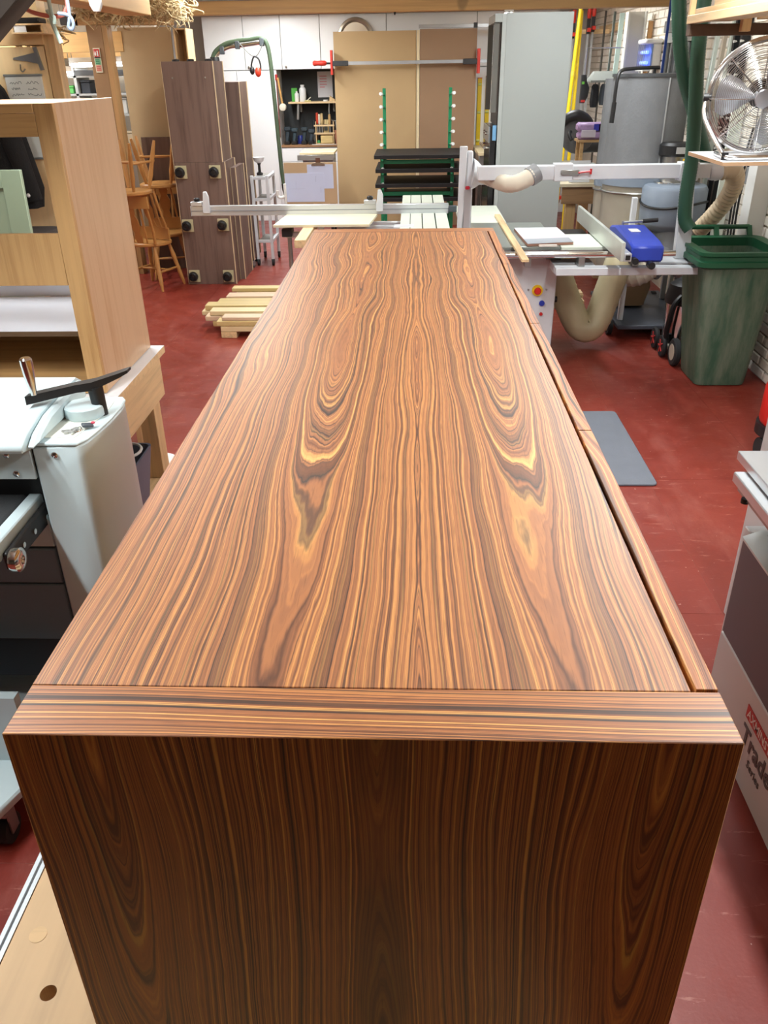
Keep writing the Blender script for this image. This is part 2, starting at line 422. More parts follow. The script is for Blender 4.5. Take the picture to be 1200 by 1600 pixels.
# ---------------------------------------------------------------- bench under it: board with dog holes, alloy edge
bt = thing('work_bench', 'birch plywood work bench with dog holes and alloy edge, under the sideboard', 'bench', (-.2, 1.3, 0))
ZB = .87; hx, hy = -.487, .626; hr = .011
PLY = WOOD('bench_ply', (194, 162, 118), 'Y', contrast=.1, freq=18)
b = B(); N = 24; s = .03
sq = []; ci = []
for k in range(N):
    a = 2*PI*k/N; c_, s_ = math.cos(a), math.sin(a); q = s/max(abs(c_), abs(s_))
    sq.append((hx+c_*q, hy+s_*q)); ci.append((hx+c_*hr, hy+s_*hr))
for z0, z1 in ((ZB, ZB), (ZB-.03, ZB-.03)):
    b.loft([[(x, y, z0) for x, y in sq], [(x, y, z0) for x, y in ci]], cap=False)
b.loft([[(x, y, ZB) for x, y in ci], [(x, y, ZB-.03) for x, y in ci]], cap=False)
for r in ((-.57, hx-s, .1, 2.5), (hx+s, .2, .1, 2.5), (hx-s, hx+s, .1, hy-s), (hx-s, hx+s, hy+s, 2.5)):
    b.box(r[0], r[1], r[2], r[3], ZB-.03, ZB)
part('board', b, PLY, bt, False)
part('hole_plug', B().cyl((-.535, .708, ZB-.01), (-.535, .708, ZB+.0006), .0125, n=24), WOOD('plug_wood', (206, 172, 122), 'X', contrast=.2), bt)
al_ = part('alloy_edge', B().prism([(-.588, ZB-.035), (-.5705, ZB-.035), (-.5705, ZB+.002), (-.5755, ZB+.002), (-.5765, ZB-.002), (-.5805, ZB-.002), (-.5815, ZB+.002), (-.588, ZB+.002)], 'Y', .1, 2.5), M('alloy', (176, 184, 188), .5, .3), bt)
part('lower_rail', B().box(-.5, .15, .3, 2.3, .2, .26), PINE_Y, bt)
for x in (-.5, .12):
    for y in (.3, 2.3): part('leg', B().box(x-.04, x+.04, y-.04, y+.04, 0, ZB-.03), PINE_Z, bt)

# ================================================================ FOREGROUND LEFT: thickness sander
MACH = M('machine_enamel', (194, 211, 214), .28, var=.02, scale=3)
MACH2 = M('machine_grey', (106, 126, 138), .4, var=.03, scale=3)
CHROME = M('chrome', (225, 225, 222), .12, 1., var=.01)
STEEL = M('steel', (165, 166, 164), .35, .9, var=.05)
BLK = M('black_plastic', (24, 24, 25), .45, var=.1)
RUB = M('black_rubber', (30, 30, 31), .75, var=.1)
ds = thing('drum_sander', 'pale grey drum sander with curved side column and black conveyor belt', 'machine', (-1.4, 2.1, 0))
# the curved column at its right end, plan outline
col = [(-1.005, 1.915), (-.885, 1.915), (-.868, 1.95), (-.857, 2.02), (-.851, 2.1), (-.85, 2.18), (-.856, 2.235), (-.87, 2.26), (-1.005, 2.26)]
part('column', B().prism(col, 'Z', .30, 1.092, .006), MACH, ds)
lid = [(x*1+(.003 if x > -1 else 0), y) for x, y in col]
part('column_cap', B().prism(lid, 'Z', 1.0925, 1.102, .003), MACH, ds)
inner = [(-1.0, 1.95), (-.90, 1.95), (-.885, 2.03), (-.878, 2.1), (-.876, 2.17), (-.88, 2.22), (-.89, 2.245), (-1.0, 2.245)]
part('cap_tray', B().prism(inner, 'Z', 1.102, 1.104), M('tray_cream', (214, 216, 205), .5), ds)
part('gauge_boss', B().lathe([(.052, 0), (.055, .004), (.055, .03), (.051, .034), (0, .034)], (-.925, 2.105, 1.104), n=10), MACH, ds)
for x, y, z in ((-.945, 1.913, 1.07), (-1.075, 1.913, 1.07), (-1.06, 1.913, 1.015)):
    part('bolt', B().lathe([(.009, 0), (.009, .003), (.005, .006), (0, .006)], (x, y, z), (0, -1, 0), 12), CHROME, ds)
# hood with rounded front lip
hood = [(1.86, 1.10), (1.855, 1.106), (1.86, 1.118), (1.90, 1.135), (2.0, 1.155), (2.12, 1.163), (2.26, 1.163), (2.3, 1.14), (2.3, 1.0), (1.86, 1.098)]
part('hood', B().prism(hood, 'X', -2.0, -1.0, .003), MACH, ds)
part('hood_cheek', B().prism([(1.87, 1.104), (1.92, 1.13), (2.0, 1.15), (2.12, 1.158), (2.25, 1.158), (2.25, 1.104)], 'X', -1.0, -.972, .008), MACH, ds)
part('front_panel', B().box(-2.0, -1.012, 1.917, 1.93, .995, 1.094, .002), MACH, ds)
# conveyor bed reaching forward, belt, side rail, roller
part('drum_recess', B().box(-1.95, -1.01, 1.97, 2.2, .87, .994), BLK, ds)
bed = thing
part('conveyor_belt', B().box(-1.95, -1.075, 1.66, 2.3, .895, .922, .012), M('abrasive_belt', (44, 46, 47), .8, bump=.4, scale=20), ds)
part('side_rail', B().box(-1.073, -1.035, 1.68, 2.02, .875, .925, .004), MACH, ds)
part('tension_arm', B().prism([(1.70, .845), (1.98, .845), (2.01, .87), (2.0, .898), (1.97, .905), (1.70, .895)], 'X', -1.034, -1.018, .004), BLK, ds)
part('roller_end', B().lathe([(.030, 0), (.032, .006), (.032, .02), (.024, .026), (.012, .026), (.010, .02), (0, .02)], (-1.018, 1.715, .868), (1, 0, 0), 20), CHROME, ds)
part('drive_sprocket', B().lathe([(.034, 0), (.036, .004), (.036, .012), (0, .012)], (-1.018, 1.985, .878), (1, 0, 0), 18), BLK, ds)
for y in (1.78, 1.85, 1.93): part('bolt', B().lathe([(.008, 0), (.008, .004), (0, .005)], (-1.018, y, .873), (1, 0, 0), 10), CHROME, ds)
part('adjusting_nut', B().cyl((-1.03, 2.0, .93), (-1.03, 2.0, .96), .012, n=6), M('brass', (190, 165, 110), .35, .8), ds)
part('bed_housing', B().box(-1.95, -1.012, 1.93, 2.3, .775, .874, .004), MACH, ds)
part('lower_panel', B().box(-1.95, -1.012, 1.925, 2.3, .655, .771, .004), MACH2, ds)
part('lower_panel', B().box(-1.95, -1.012, 1.925, 2.3, .452, .651, .004), MACH2, ds)
part('plinth', B().box(-1.95, -1.03, 1.94, 2.28, .30, .449), M('plinth_dark', (52, 58, 64), .5), ds)
# wheeled base
part('base_tray', B().prism([(-2.1, 1.5), (-1.16, 1.5), (-1.10, 1.66), (-1.10, 2.3), (-2.1, 2.3)], 'Z', .125, .16, .006), MACH, ds)
part('stand_panel', B().box(-2.05, -1.13, 1.72, 1.75, .16, .40), MACH, ds)
part('stand_panel', B().box(-2.05, -1.13, 2.2, 2.26, .16, .31), MACH, ds)
for x, y in ((-1.165, 1.575), (-1.2, 2.2), (-2.0, 1.58)):
    c = part('caster', B().cyl((x-.014, y, .045), (x+.014, y, .045), .045, n=20), RUB, ds)
    part('fork', B().box(x-.022, x-.017, y-.02, y+.02, .04, .125).box(x+.017, x+.022, y-.02, y+.02, .04, .125).box(x-.022, x+.022, y-.03, y+.03, .115, .126), STEEL, c)
    part('hub', B().cyl((x-.016, y, .045), (x+.016, y, .045), .014, n=12), STEEL, c)
# crank on the gauge post: black lever with a chrome grip
ck = part('crank_lever', B().loft([[(-1.043, 2.018, 1.168), (-1.043, 2.052, 1.168), (-1.043, 2.052, 1.192), (-1.043, 2.018, 1.192)],
     [(-.93, 2.085, 1.178), (-.93, 2.12, 1.178), (-.93, 2.12, 1.2), (-.93, 2.085, 1.2)],
     [(-.885, 2.09, 1.182), (-.885, 2.13, 1.182), (-.885, 2.13, 1.206), (-.885, 2.09, 1.206)],
     [(-.82, 2.13, 1.205), (-.82, 2.17, 1.205), (-.82, 2.17, 1.218), (-.82, 2.13, 1.218)],
     [(-.80, 2.145, 1.214), (-.80, 2.178, 1.214), (-.80, 2.178, 1.222), (-.80, 2.145, 1.222)]]), BLK, ds)
part('crank_post', B().cyl((-.885, 2.12, 1.10), (-.885, 2.11, 1.19), .019, .021, n=16), BLK, ds)
part('grip', B().lathe([(.009, 0), (.010, .012), (.012, .03), (.015, .06), (.016, .085), (.016, .098), (.012, .103), (0, .103)], (-1.025, 2.035, 1.192), n=18), CHROME, ck)
ky = thing('key_bunch', 'small bunch of keys lying on the drum sander column', 'keys', (-.895, 2.0, 1.104))
part('fob', B().obox((-.885, 2.012, 1.113), (.03, .018, .008), (.1, .2, .6), .002), M('fob_grey', (70, 76, 82), .4), ky)
part('key_ring', B().tube([(-.91+.013*math.cos(a), 1.995+.013*math.sin(a), 1.108+.003*math.sin(2*a)) for a in [k*PI/6 for k in range(12)]], .0015, 6, 3, True), CHROME, ky)
for q, (dx, dy, a) in enumerate(((-.02, -.012, .3), (-.014, -.02, .8), (-.002, -.022, 1.4))):
    part('key', B().obox((-.91+dx, 2.0+dy, 1.107+q*.002), (.034, .008, .002), (.05, .05, a)).cyl((-.91+dx*.3, 2.0+dy*.3, 1.106+q*.002), (-.91+dx*.3, 2.0+dy*.3, 1.108+q*.002), .008, n=12), STEEL, ky)
part('charm', B().ball((-.872, 2.02, 1.117), .006, (1, 1, .6)), M('charm_red', (205, 70, 90), .4), ky)
bot = thing('plastic_bottle', 'small clear plastic bottle standing on the drum sander hood', 'bottle', (-1.235, 2.14, 1.164))
part('bottle_body', B().lathe([(.03, 0), (.034, .004), (.034, .05), (.026, .065), (.014, .07), (.014, .082), (0, .082)], (-1.235, 2.14, 1.1635), n=18), GLASSY('clear_plastic', (225, 228, 228), .55), bot)
part('cap', B().cyl((-1.235, 2.14, 1.245), (-1.235, 2.14, 1.262), .016, n=16), M('cap_white', (228, 228, 224), .5), bot)

# ================================================================ oak face-frame cabinet on its bench
OAK = WOOD('oak_front', (192, 150, 98), 'Z', rough=.45, contrast=.1, freq=34, dark=(168, 124, 76))
OAKH = WOOD('oak_rail', (196, 154, 100), 'X', rough=.45, contrast=.1, freq=30, dark=(172, 128, 80))
OAKS = WOOD('oak_side', (200, 164, 128), 'Z', rough=.36, contrast=.06, freq=24, dark=(186, 144, 104))
oc = thing('oak_cabinet', 'unfinished oak face-frame cabinet with open front standing on bench', 'cabinet', (-1.7, 3.08, .912))
X1 = -1.135; X0 = -2.25; YA, YBk = 2.8, 3.37; Z0, Z1 = .912, 1.87
part('side_panel', B().box(X1-.02, X1, YA+.022, YBk, Z0, Z1, .001), OAKS, oc)
part('side_panel', B().box(X0, X0+.02, YA+.022, YBk, Z0, Z1, .001), OAKS, oc)
part('stile', B().box(X1-.062, X1, YA, YA+.021, Z0, Z1, .001), OAK, oc)
part('stile', B().box(X0, X0+.062, YA, YA+.021, Z0, Z1, .001), OAK, oc)
part('top_moulding', B().box(X0+.063, X1-.063, YA-.004, YA+.02, 1.843, 1.87, .002), OAKH, oc)
for z0, z1 in ((1.775, 1.842), (1.306, 1.478)): part('rail', B().box(X0+.063, X1-.063, YA, YA+.02, z0, z1, .001), OAK if z1 < 1.6 else OAKH, oc)
part('bottom_rail', B().box(X0+.063, X1-.063, YA, YA+.02, Z0, .948, .001), OAKH, oc)
part('top_board', B().box(X0+.021, X1-.021, YA+.022, YBk, 1.848, 1.868), OAKS, oc)
part('bottom_board', B().box(X0+.021, X1-.021, YA+.022, YBk, Z0+.01, .945), OAKH, oc)
part('back_board', B().box(X0+.021, X1-.021, YBk-.012, YBk, .946, 1.117), OAKH, oc)
part('white_back', B().box(X0+.021, X1-.021, YBk-.012, YBk, 1.135, 1.31), M('white_gloss', (236, 240, 248), .12, var=.01), oc)
ws = part('white_shelf', B().box(X0+.021, X1-.021, YA+.04, YBk-.013, 1.118, 1.134, .001), M('white_gloss', (236, 240, 248), .12, var=.01), oc)
part('shelf_lipping', B().box(X0+.021, X1-.021, YA+.033, YA+.0395, 1.117, 1.134), M('lipping_brown', (96, 72, 48), .5), ws)
# bench
wb = thing('timber_bench', 'timber-framed bench with white laminate top under the oak cabinet', 'bench', (-1.7, 3.1, 0))
part('top', B().box(-2.4, -1.085, 2.62, 3.40, .878, .909, .001), [M('laminate_white', (226, 228, 232), .3, var=.01), PINE], wb)
t_ = wb.children[0] if wb.children else None
for p in bpy.data.objects['top'].data.polygons:
    if abs(p.normal.z) < .5: p.material_index = 1
part('apron', B().box(-1.135, -1.1, 2.68, 3.36, .70, .877, .002), PINE_Y, wb)
part('apron', B().box(-2.3, -1.14, 3.30, 3.335, .72, .877, .002), PINE, wb)
for x, y in ((-1.16, 3.30), (-1.16, 2.72), (-2.3, 3.30)): part('leg', B().box(x-.035, x+.035, y-.045, y+.045, 0, .69 if x > -2 else .7, .002), PINE_Z, wb)
part('stretcher', B().box(-1.19, -1.13, 2.77, 3.25, .28, .34), PINE_Y, wb)
part('lower_shelf', B().box(-2.25, -1.2, 2.7, 3.35, .34, .36), PINE_Y, wb)
tb = thing('plastic_tub', 'grey plastic tub with a pale rim on the bench shelf', 'tub', (-1.17, 2.98, .36))
part('tub_body', B().loft([[(x, y, z) for x, y in rrect(-1.36+i, -1.10-i, 2.80+i, 3.1-i, .03)] for z, i in ((.36, .03), (.58, 0), (.58, .008), (.38, .036))], cap=True), M('tub_grey', (98, 106, 122), .5), tb)
part('ring', B().tube([(-1.17+.06*math.cos(k*PI/8), 2.97+.075*math.sin(k*PI/8), .60) for k in range(16)], .006, 6, 2, True), M('ring_pale', (205, 208, 205), .5), tb)
solo('paper_sack', B().loft([[(x, y, z) for x, y in rrect(-1.42+i, -1.2-i, 3.5+i, 3.8-i, .05)] for z, i in ((0, .0), (.12, -.01), (.22, .02), (.25, .06))]), M('sack_white', (224, 224, 222), .7), 'white sack on the floor behind the timber bench leg', 'sack', (-1.31, 3.65, 0))
# sage door and coats seen through the cabinet
sg = thing('cabinet_door', 'sage green panelled cabinet door leaning behind the oak cabinet', 'door', (-2.0, 3.75, 0))
SAGE = M('sage_paint', (150, 166, 140), .5, var=.02)
m_ = Matrix.Translation((-2.02, 3.7, 0)) @ Matrix.Rotation(math.radians(-4), 4, 'X')
DW, DH = .28, 1.585
for n_, r in (('stile', (-DW, -DW+.09, 0, DH)), ('stile', (DW-.09, DW, 0, DH)), ('rail', (-DW+.09, DW-.09, 0, .1)), ('rail', (-DW+.09, DW-.09, DH-.075, DH))):
    part(n_, B().box(r[0], r[1], -.011, .011, r[2], r[3], .001, m_), SAGE, sg)
part('panel', B().box(-DW+.09, DW-.09, -.002, .006, .1, DH-.075, 0, m_), SAGE, sg)

# ================================================================ FOREGROUND RIGHT: planer
pl = thing('planer', 'grey and white planer with alloy table and dark side panel', 'machine', (1.4, 1.5, 0))
PW = M('planer_white', (200, 206, 208), .4, var=.02); PG = M('planer_slate', (86, 92, 102), .45, var=.02)
ALU = M('alloy_table', (206, 212, 216), .3, .75, var=.03)
part('base', B().box(1.0, 1.75, .5, 2.155, 0, .335, .004), PW, pl)
part('base_end', B().box(1.02, 1.75, 2.156, 2.20, 0, .70, .003), PW, pl)
part('side_panel', B().box(1.0, 1.75, .5, 2.15, .339, .682, .003), PG, pl)
part('ledge', B().prism([(.996, .683), (.996, .69), (1.05, .712), (1.08, .712), (1.08, .683)], 'Y', .5, 2.15), MACH, pl)
part('upper_body', B().box(1.082, 1.7, .5, 2.16, .684, .80, .004), M('planer_stone', (172, 176, 168), .45), pl)
part('table', B().box(1.0, 1.14, .4, 2.315, .872, .90, .002).box(1.152, 1.5, .4, 2.315, .872, .90, .002), ALU, pl)
part('table_rail', B().box(.966, 1.01, .4, 2.235, .835, .868, .003), ALU, pl)
part('table_rail', B().box(.985, 1.12, .4, 2.23, .805, .834, .003), STEEL, pl)
part('rail_knob', B().cyl((.985, 2.16, .80), (.985, 2.16, .815), .012, n=12), BLK, pl)
part('rail_knob', B().cyl((1.0, 1.98, .79), (1.0, 1.98, .805), .012, n=12), BLK, pl)
part('rear_cover', B().box(1.25, 1.7, 2.24, 2.72, .0, .86, .01), PW, pl)
part('foot', B().box(1.1, 1.65, .6, 2.1, -.0, .003), BLK, pl)
# maker's badge on the base
def text(body, size, mat, parent, name, mtx, ext=.0006, align='LEFT', bold=0.):
    cu = bpy.data.curves.new(name, 'FONT'); cu.body = body; cu.size = size; cu.extrude = ext; cu.offset = size*bold; cu.resolution_u = 2; cu.align_x = align
    o = bpy.data.objects.new(name, cu); COL.objects.link(o); bpy.context.view_layer.update()
    me = bpy.data.meshes.new_from_object(o.evaluated_get(bpy.context.evaluated_depsgraph_get()))
    bpy.data.objects.remove(o); me.transform(mtx)
    if parent is not None and FRAME.get(parent.name) is not None: me.transform(FRAME[parent.name])
    me.name = name; me.materials.clear(); me.materials.append(mat)
    q = bpy.data.objects.new(name, me); COL.objects.link(q); q.parent = parent; FRAME[q.name] = FRAME.get(parent.name) if parent else None
    return q
def face_negx(x, y, z):   # text plane facing -X: reads towards -Y
    m = Matrix(((0, 0, -1, x), (-1, 0, 0, y), (0, 1, 0, z), (0, 0, 0, 1))); return m
def face_negy(x, y, z):
    return Matrix(((1, 0, 0, x), (0, 0, -1, y), (0, 1, 0, z), (0, 0, 0, 1)))
bd = part('badge', B().box(.998, 1.0, 1.62, 1.872, .231, .277), M('badge_red', (178, 46, 40), .4), pl, False)
text('AXMINSTER', .040, M('badge_white', (235, 232, 228), .5), bd, 'badge_lettering', face_negx(.9975, 1.862, .240), bold=.01)
text('Trade', .088, M('badge_ink', (86, 86, 88), .5), bd, 'badge_lettering', face_negx(.9985, 1.868, .148), bold=.022)
text('Series', .04, M('badge_ink', (86, 86, 88), .5), bd, 'badge_lettering', face_negx(.9985, 1.80, .10))

# ---------------------------------------------------------------- mat on the floor
mt = thing('rubber_mat', 'grey rubber anti-fatigue mat on the red floor', 'mat', (1.0, 4.36, 0))
part('mat', B().prism(rrect(.72, 1.285, 3.845, 4.885, .03), 'Z', .0005, .012, .003), M('mat_grey', (108, 114, 124), .7, var=.06, bump=.3), mt)

# ================================================================ SLIDING TABLE SAW
SAWW = M('saw_enamel', (208, 212, 216), .35, var=.02); IRON = M('cast_iron', (150, 156, 150), .32, .5, var=.06)
TABL = M('saw_table_pale', (214, 222, 208), .4, var=.03); ALB = M('alloy_bright', (208, 212, 216), .3, .6, var=.03)
SLOT = M('slot_dark', (70, 74, 72), .6)
ts = thing('table_saw', 'white sliding table saw with overhead guard arm and rip fence', 'machine', (.6, 6.2, 0))
part('cabinet', B().box(.2, .99, 5.75, 6.75, .02, .80, .006), SAWW, ts)
part('cabinet_plinth', B().box(.24, .95, 5.8, 6.7, 0, .02), BLK, ts)
part('main_table', B().box(.36, .985, 5.68, 6.66, .835, .88, .003), IRON, ts)
part('rear_table', B().box(.36, .72, 6.665, 7.56, .84, .88, .003), TABL, ts)
part('extension_table', B().box(.99, 1.36, 5.66, 6.14, .845, .879, .003), TABL, ts)
part('table_web', B().box(.3, 1.3, 5.9, 6.6, .80, .835), BLK, ts)
# sliding carriage: alloy strips divided by slots, on a support beam
for a, b in ((-.11, -.035), (-.03, .06), (.068, .165), (.175, .27)): part('carriage_strip', B().box(a, b, 6.2, 8.27, .855, .88, .002), TABL, ts)
part('carriage_slot', B().box(-.1, .26, 6.22, 8.25, .84, .855), SLOT, ts)
part('carriage_beam', B().box(-.08, .24, 6.25, 8.2, .70, .84, .004), ALB, ts)
part('carriage_end', B().box(-.16, .0, 6.50, 6.62, .845, .882, .004), SAWW, ts)
part('carriage_clamp', B().box(-.08, .0, 6.46, 6.50, .85, .872), BLK, ts)
# crosscut fence with two flip stops
cf = part('crosscut_fence', B().box(-1.885, .285, 7.17, 7.21, .875, .955, .003), ALB, ts)
part('fence_groove', B().box(-1.885, .285, 7.166, 7.17, .912, .917), M('groove_grey', (120, 124, 130), .5), cf)
part('fence_end', B().box(.286, .355, 7.17, 7.21, .885, .935, .004), M('fence_end_grey', (72, 80, 86), .5), cf)
part('fence_end', B().box(-1.889, -1.886, 7.165, 7.215, .875, .955), SAWW, cf)
for x in (-1.75, -.29):
    st = part('flip_stop', B().prism([(x-.03, .90), (x+.03, .90), (x+.03, 1.03), (x+.015, 1.07), (x-.012, 1.07), (x-.02, 1.0), (x-.03, .955)], 'Y', 7.14, 7.165, .003), SAWW, cf)
    part('stop_block', B().box(x-.13, x-.032, 7.15, 7.215, .956, .99, .004), ALB, cf)
    part('stop_knob', B().lathe([(.022, 0), (.026, .008), (.026, .022), (.018, .03), (0, .03)], (x-.08, 7.18, .99), n=12), BLK, cf)
part('outrigger_bar', B().box(-.62, -.05, 6.86, 6.92, .80, .83, .003).box(-.62, -.05, 7.0, 7.05, .80, .84, .003), ALB, ts)
part('outrigger_bar', B().box(-1.05, -.06, 6.78, 6.83, .76, .80, .003), ALB, ts)
part('outrigger_bracket', B().box(-1.06, -.98, 6.72, 6.86, .775, .835, .003), BLK, ts)
part('outrigger_leg', B().cyl((-1.01, 6.8, 0), (-1.01, 6.8, .775), .018, n=12), STEEL, ts)
# guard post, hood, dust arm: a unit of its own on the saw
ga = thing('guard_arm', 'white overhead saw guard on a long horizontal dust arm with post', 'guard', (1.1, 5.75, .8))
part('guard_plate', B().prism([(.295, .9), (.325, .9), (.352, 1.49), (.302, 1.49)], 'Y', 5.86, 5.9, .003), SAWW, ga)
gp = part('guard_post', B().prism([(.328, .92), (.39, .92), (.392, 1.2), (.39, 1.46), (.354, 1.46), (.35, 1.3)], 'Y', 5.87, 5.94, .006), SAWW, ga)
part('guard_channel', B().box(.338, .38, 5.862, 5.87, .93, 1.22), ALB, gp)
part('guard_lamp', B().obox((.358, 5.855, 1.235), (.03, .02, .022), (0, 0, 0), .005), M('lamp_red', (196, 44, 62), .35), gp)
part('guard_foot', B().box(.33, .40, 5.86, 5.95, .885, .925), BLK, ga)
part('dust_cone', B().lathe([(.10, 0), (.085, .03), (.06, .06), (.058, .09)], (.385, 5.9, 1.315), (1, .1, -.12), 20), SAWW, ga)
RIBH = M('hose_cream', (214, 206, 188), .55, var=.04)
def ribbed(path, r, pitch, amp=.05, n=16, sub=10, plain=False):
    """corrugated hose"""
    P = [Vector(p) for p in path]; Q = []; N = len(P)
    for i in range(N-1):
        a, b_, c, d = P[max(i-1, 0)], P[i], P[i+1], P[min(i+2, N-1)]
        m = max(2, int((c-b_).length/(pitch/2)))
        for k in range(m):
            t = k/m; Q.append(.5*((2*b_)+(c-a)*t+(2*a-5*b_+4*c-d)*t*t+(3*b_-a-3*c+d)*t**3))
    Q.append(P[-1])
    return B().tube(Q, r, n, spline=False, rr=[r*(1+(amp if k % 2 else -amp)) for k in range(len(Q))])
part('guard_hose', ribbed([(.46, 5.86, 1.315), (.53, 5.76, 1.295), (.61, 5.60, 1.285), (.69, 5.585, 1.305), (.755, 5.60, 1.34)], .052, .024, .03), RIBH, ga)
part('hose_cuff', B().cyl((.735, 5.60, 1.325), (.785, 5.62, 1.352), .06, n=18), M('cuff_grey', (138, 140, 142), .4), ga)
part('dust_arm', B().box(.41, 1.90, 5.66, 5.74, 1.30, 1.385, .004), SAWW, ga)
part('arm_clamp', B().box(.90, 1.02, 5.65, 5.75, 1.292, 1.396, .004), SAWW, ga)
ac = part('toggle_latch', B().box(.94, 1.06, 5.635, 5.65, 1.33, 1.36, .004), STEEL, ga)
part('latch_handle', B().cyl((1.05, 5.635, 1.345), (1.13, 5.635, 1.352), .006, n=8).cyl((1.13, 5.635, 1.335), (1.13, 5.635, 1.368), .007, n=8), M('handle_red', (196, 40, 44), .4), ac)
part('arm_joint', B().box(1.70, 1.82, 5.65, 5.75, 1.285, 1.395, .004), SAWW, ga)
part('arm_elbow', B().lathe([(.05, 0), (.055, .02), (.055, .06), (.05, .08)], (1.9, 5.7, 1.335), (1, 0, .05), 18), SAWW, ga)
ah = thing('dust_hose', 'tan ribbed hose dropping from the guard arm behind the bin', 'hose', (2.05, 6.1, .9))
part('hose', ribbed([(1.97, 5.7, 1.34), (2.05, 5.72, 1.34), (2.11, 5.8, 1.27), (2.12, 5.9, 1.15), (2.08, 6.0, 1.02), (2.05, 6.15, .90)], .058, .03, .06), M('hose_tan', (196, 178, 148), .55), ah)
part('arm_post', B().prism([(1.745, .80), (1.85, .80), (1.80, 1.29), (1.725, 1.29)], 'Y', 5.64, 5.70, .004), SAWW, ga)
part('post_foot', B().box(1.62, 1.87, 5.55, 5.72, .785, .80, .003), SAWW, ga)
# front rail and rip fence
part('front_beam', B().box(.93, 1.87, 5.45, 5.54, .735, .784, .004).box(.93, 1.2, 5.54, 5.75, .735, .784), SAWW, ts)
part('rail_tube', B().cyl((.55, 5.5, .862), (1.70, 5.5, .862), .021, n=18), CHROME, ts)
part('rail_backing', B().box(.55, 1.45, 5.58, 5.67, .83, .86), M('rail_maroon', (74, 58, 56), .45), ts)
for x in (.75, 1.1, 1.45): part('rail_bracket', B().box(x-.02, x+.02, 5.49, 5.6, .785, .845), STEEL, ts)
rf = part('rip_fence', B().box(1.262, 1.285, 5.14, 6.66, .888, 1.0, .002), M('fence_alloy', (202, 208, 200), .35, .4), ts)
part('fence_profile', B().box(1.286, 1.33, 5.14, 6.6, .888, .935, .002), ALB, rf)
part('profile_slot', B().box(1.293, 1.322, 5.137, 5.141, .897, .925), BLK, rf)
bl = part('fence_head', B().prism([(5.2, .87), (5.86, .87), (5.86, .985), (5.7, 1.01), (5.3, .985), (5.2, .965)], 'X', 1.34, 1.54, .012), M('head_blue', (44, 66, 172), .35), ts)
part('head_label', B().box(1.40, 1.46, 5.5, 5.6, 1.0, 1.004), M('label_white', (230, 230, 228), .5), bl)
part('head_knob', B().cyl((1.46, 5.2, .86), (1.46, 5.14, .86), .022, n=12), BLK, bl)
part('head_knob', B().cyl((1.36, 5.21, .885), (1.36, 5.15, .885), .02, n=12), BLK, bl)
part('head_lever', B().cyl((1.40, 5.75, 1.02), (1.58, 5.75, 1.03), .008, n=8).cyl((1.4, 5.75, .98), (1.4, 5.75, 1.03), .008, n=8), STEEL, bl)
part('lever_grip', B().cyl((1.53, 5.75, 1.027), (1.63, 5.75, 1.033), .014, n=10), BLK, bl)
# switches on the cabinet front
es = part('stop_plate', B().cyl((.862, 5.752, .572), (.862, 5.735, .572), .038, n=24), M('stop_yellow', (232, 190, 30), .4), ts)
part('stop_button', B().lathe([(.016, 0), (.024, .006), (.024, .016), (.018, .022), (0, .022)], (.862, 5.735, .572), (0, -1, 0), 20), M('stop_red', (206, 40, 32), .35), es)
part('start_button', B().cyl((.90, 5.752, .482), (.90, 5.738, .482), .019, n=18), M('button_blue', (36, 58, 168), .35), ts)
part('stop_switch', B().cyl((.90, 5.752, .405), (.90, 5.742, .405), .012, n=14), M('button_red', (200, 42, 40), .35), ts)
for x in (.80, .925): part('screw', B().cyl((x, 5.752, .576), (x, 5.744, .576), .007, n=10), STEEL, ts)
part('tilt_handle', B().cyl((.985, 5.9, .47), (1.03, 5.9, .47), .022, n=12), BLK, ts)
part('lock_lever', B().cyl((.90, 5.72, .79), (1.0, 5.72, .79), .009, n=8).cyl((.965, 5.72, .79), (.965, 5.72, .74), .011, n=8), STEEL, ts)
dh = thing('dust_hose', 'thick amber dust hose looping from the saw down to the floor', 'hose', (1.35, 6.3, .05))
part('hose', ribbed([(1.0, 6.35, .66), (1.09, 6.34, .56), (1.18, 6.3, .36), (1.27, 6.27, .19), (1.35, 6.26, .15), (1.42, 6.28, .22), (1.49, 6.33, .42), (1.56, 6.4, .62), (1.64, 6.6, .74), (1.76, 6.85, .72)], .105, .03, .012, 18), M('hose_amber', (206, 194, 156), .4), dh)
# loose pieces on the saw
solo('plywood_sheet', B().prism([(-1.11, 6.64), (-.355, 6.64), (-.31, 7.165), (-1.075, 7.165)], 'Z', .862, .88), M('birch_face', (226, 218, 186), .5, var=.03, scale=4), 'pale plywood sheet lying on the saw outrigger before the crosscut fence', 'sheet', (-.7, 6.95, .862))
solo('timber_bearer', B().box(-.875, -.79, 6.1, 6.9, .805, .861, .002), PINE_Y, 'short pine bearer sticking out under the pale plywood sheet', 'timber', (-.83, 6.5, .805))
bs = thing('laminate_sample', 'small laminate board with grey and white bands on the saw table', 'board', (.91, 6.0, .88))
def quad(a, b, c, d, z0, z1): return B().prism([a, b, c, d], 'Z', z0, z1)
pa, pb, pc, pd = (.74, 6.3), (1.056, 6.3), (1.08, 5.74), (.764, 5.68)
lp = lambda p, q, t: (p[0]+(q[0]-p[0])*t, p[1]+(q[1]-p[1])*t)
part('core', quad(pa, pb, pc, pd, .881, .897), M('core_brown', (150, 110, 92), .6), bs)
for t0, t1, c in ((0, .45, (228, 230, 236)), (.45, .72, (222, 206, 214)), (.72, 1, (160, 166, 174))):
    part('band', quad(lp(pa, pd, t0), lp(pb, pc, t0), lp(pb, pc, t1), lp(pa, pd, t1), .897, .900), M('band%d' % c[0], c, .35, var=.02), bs)
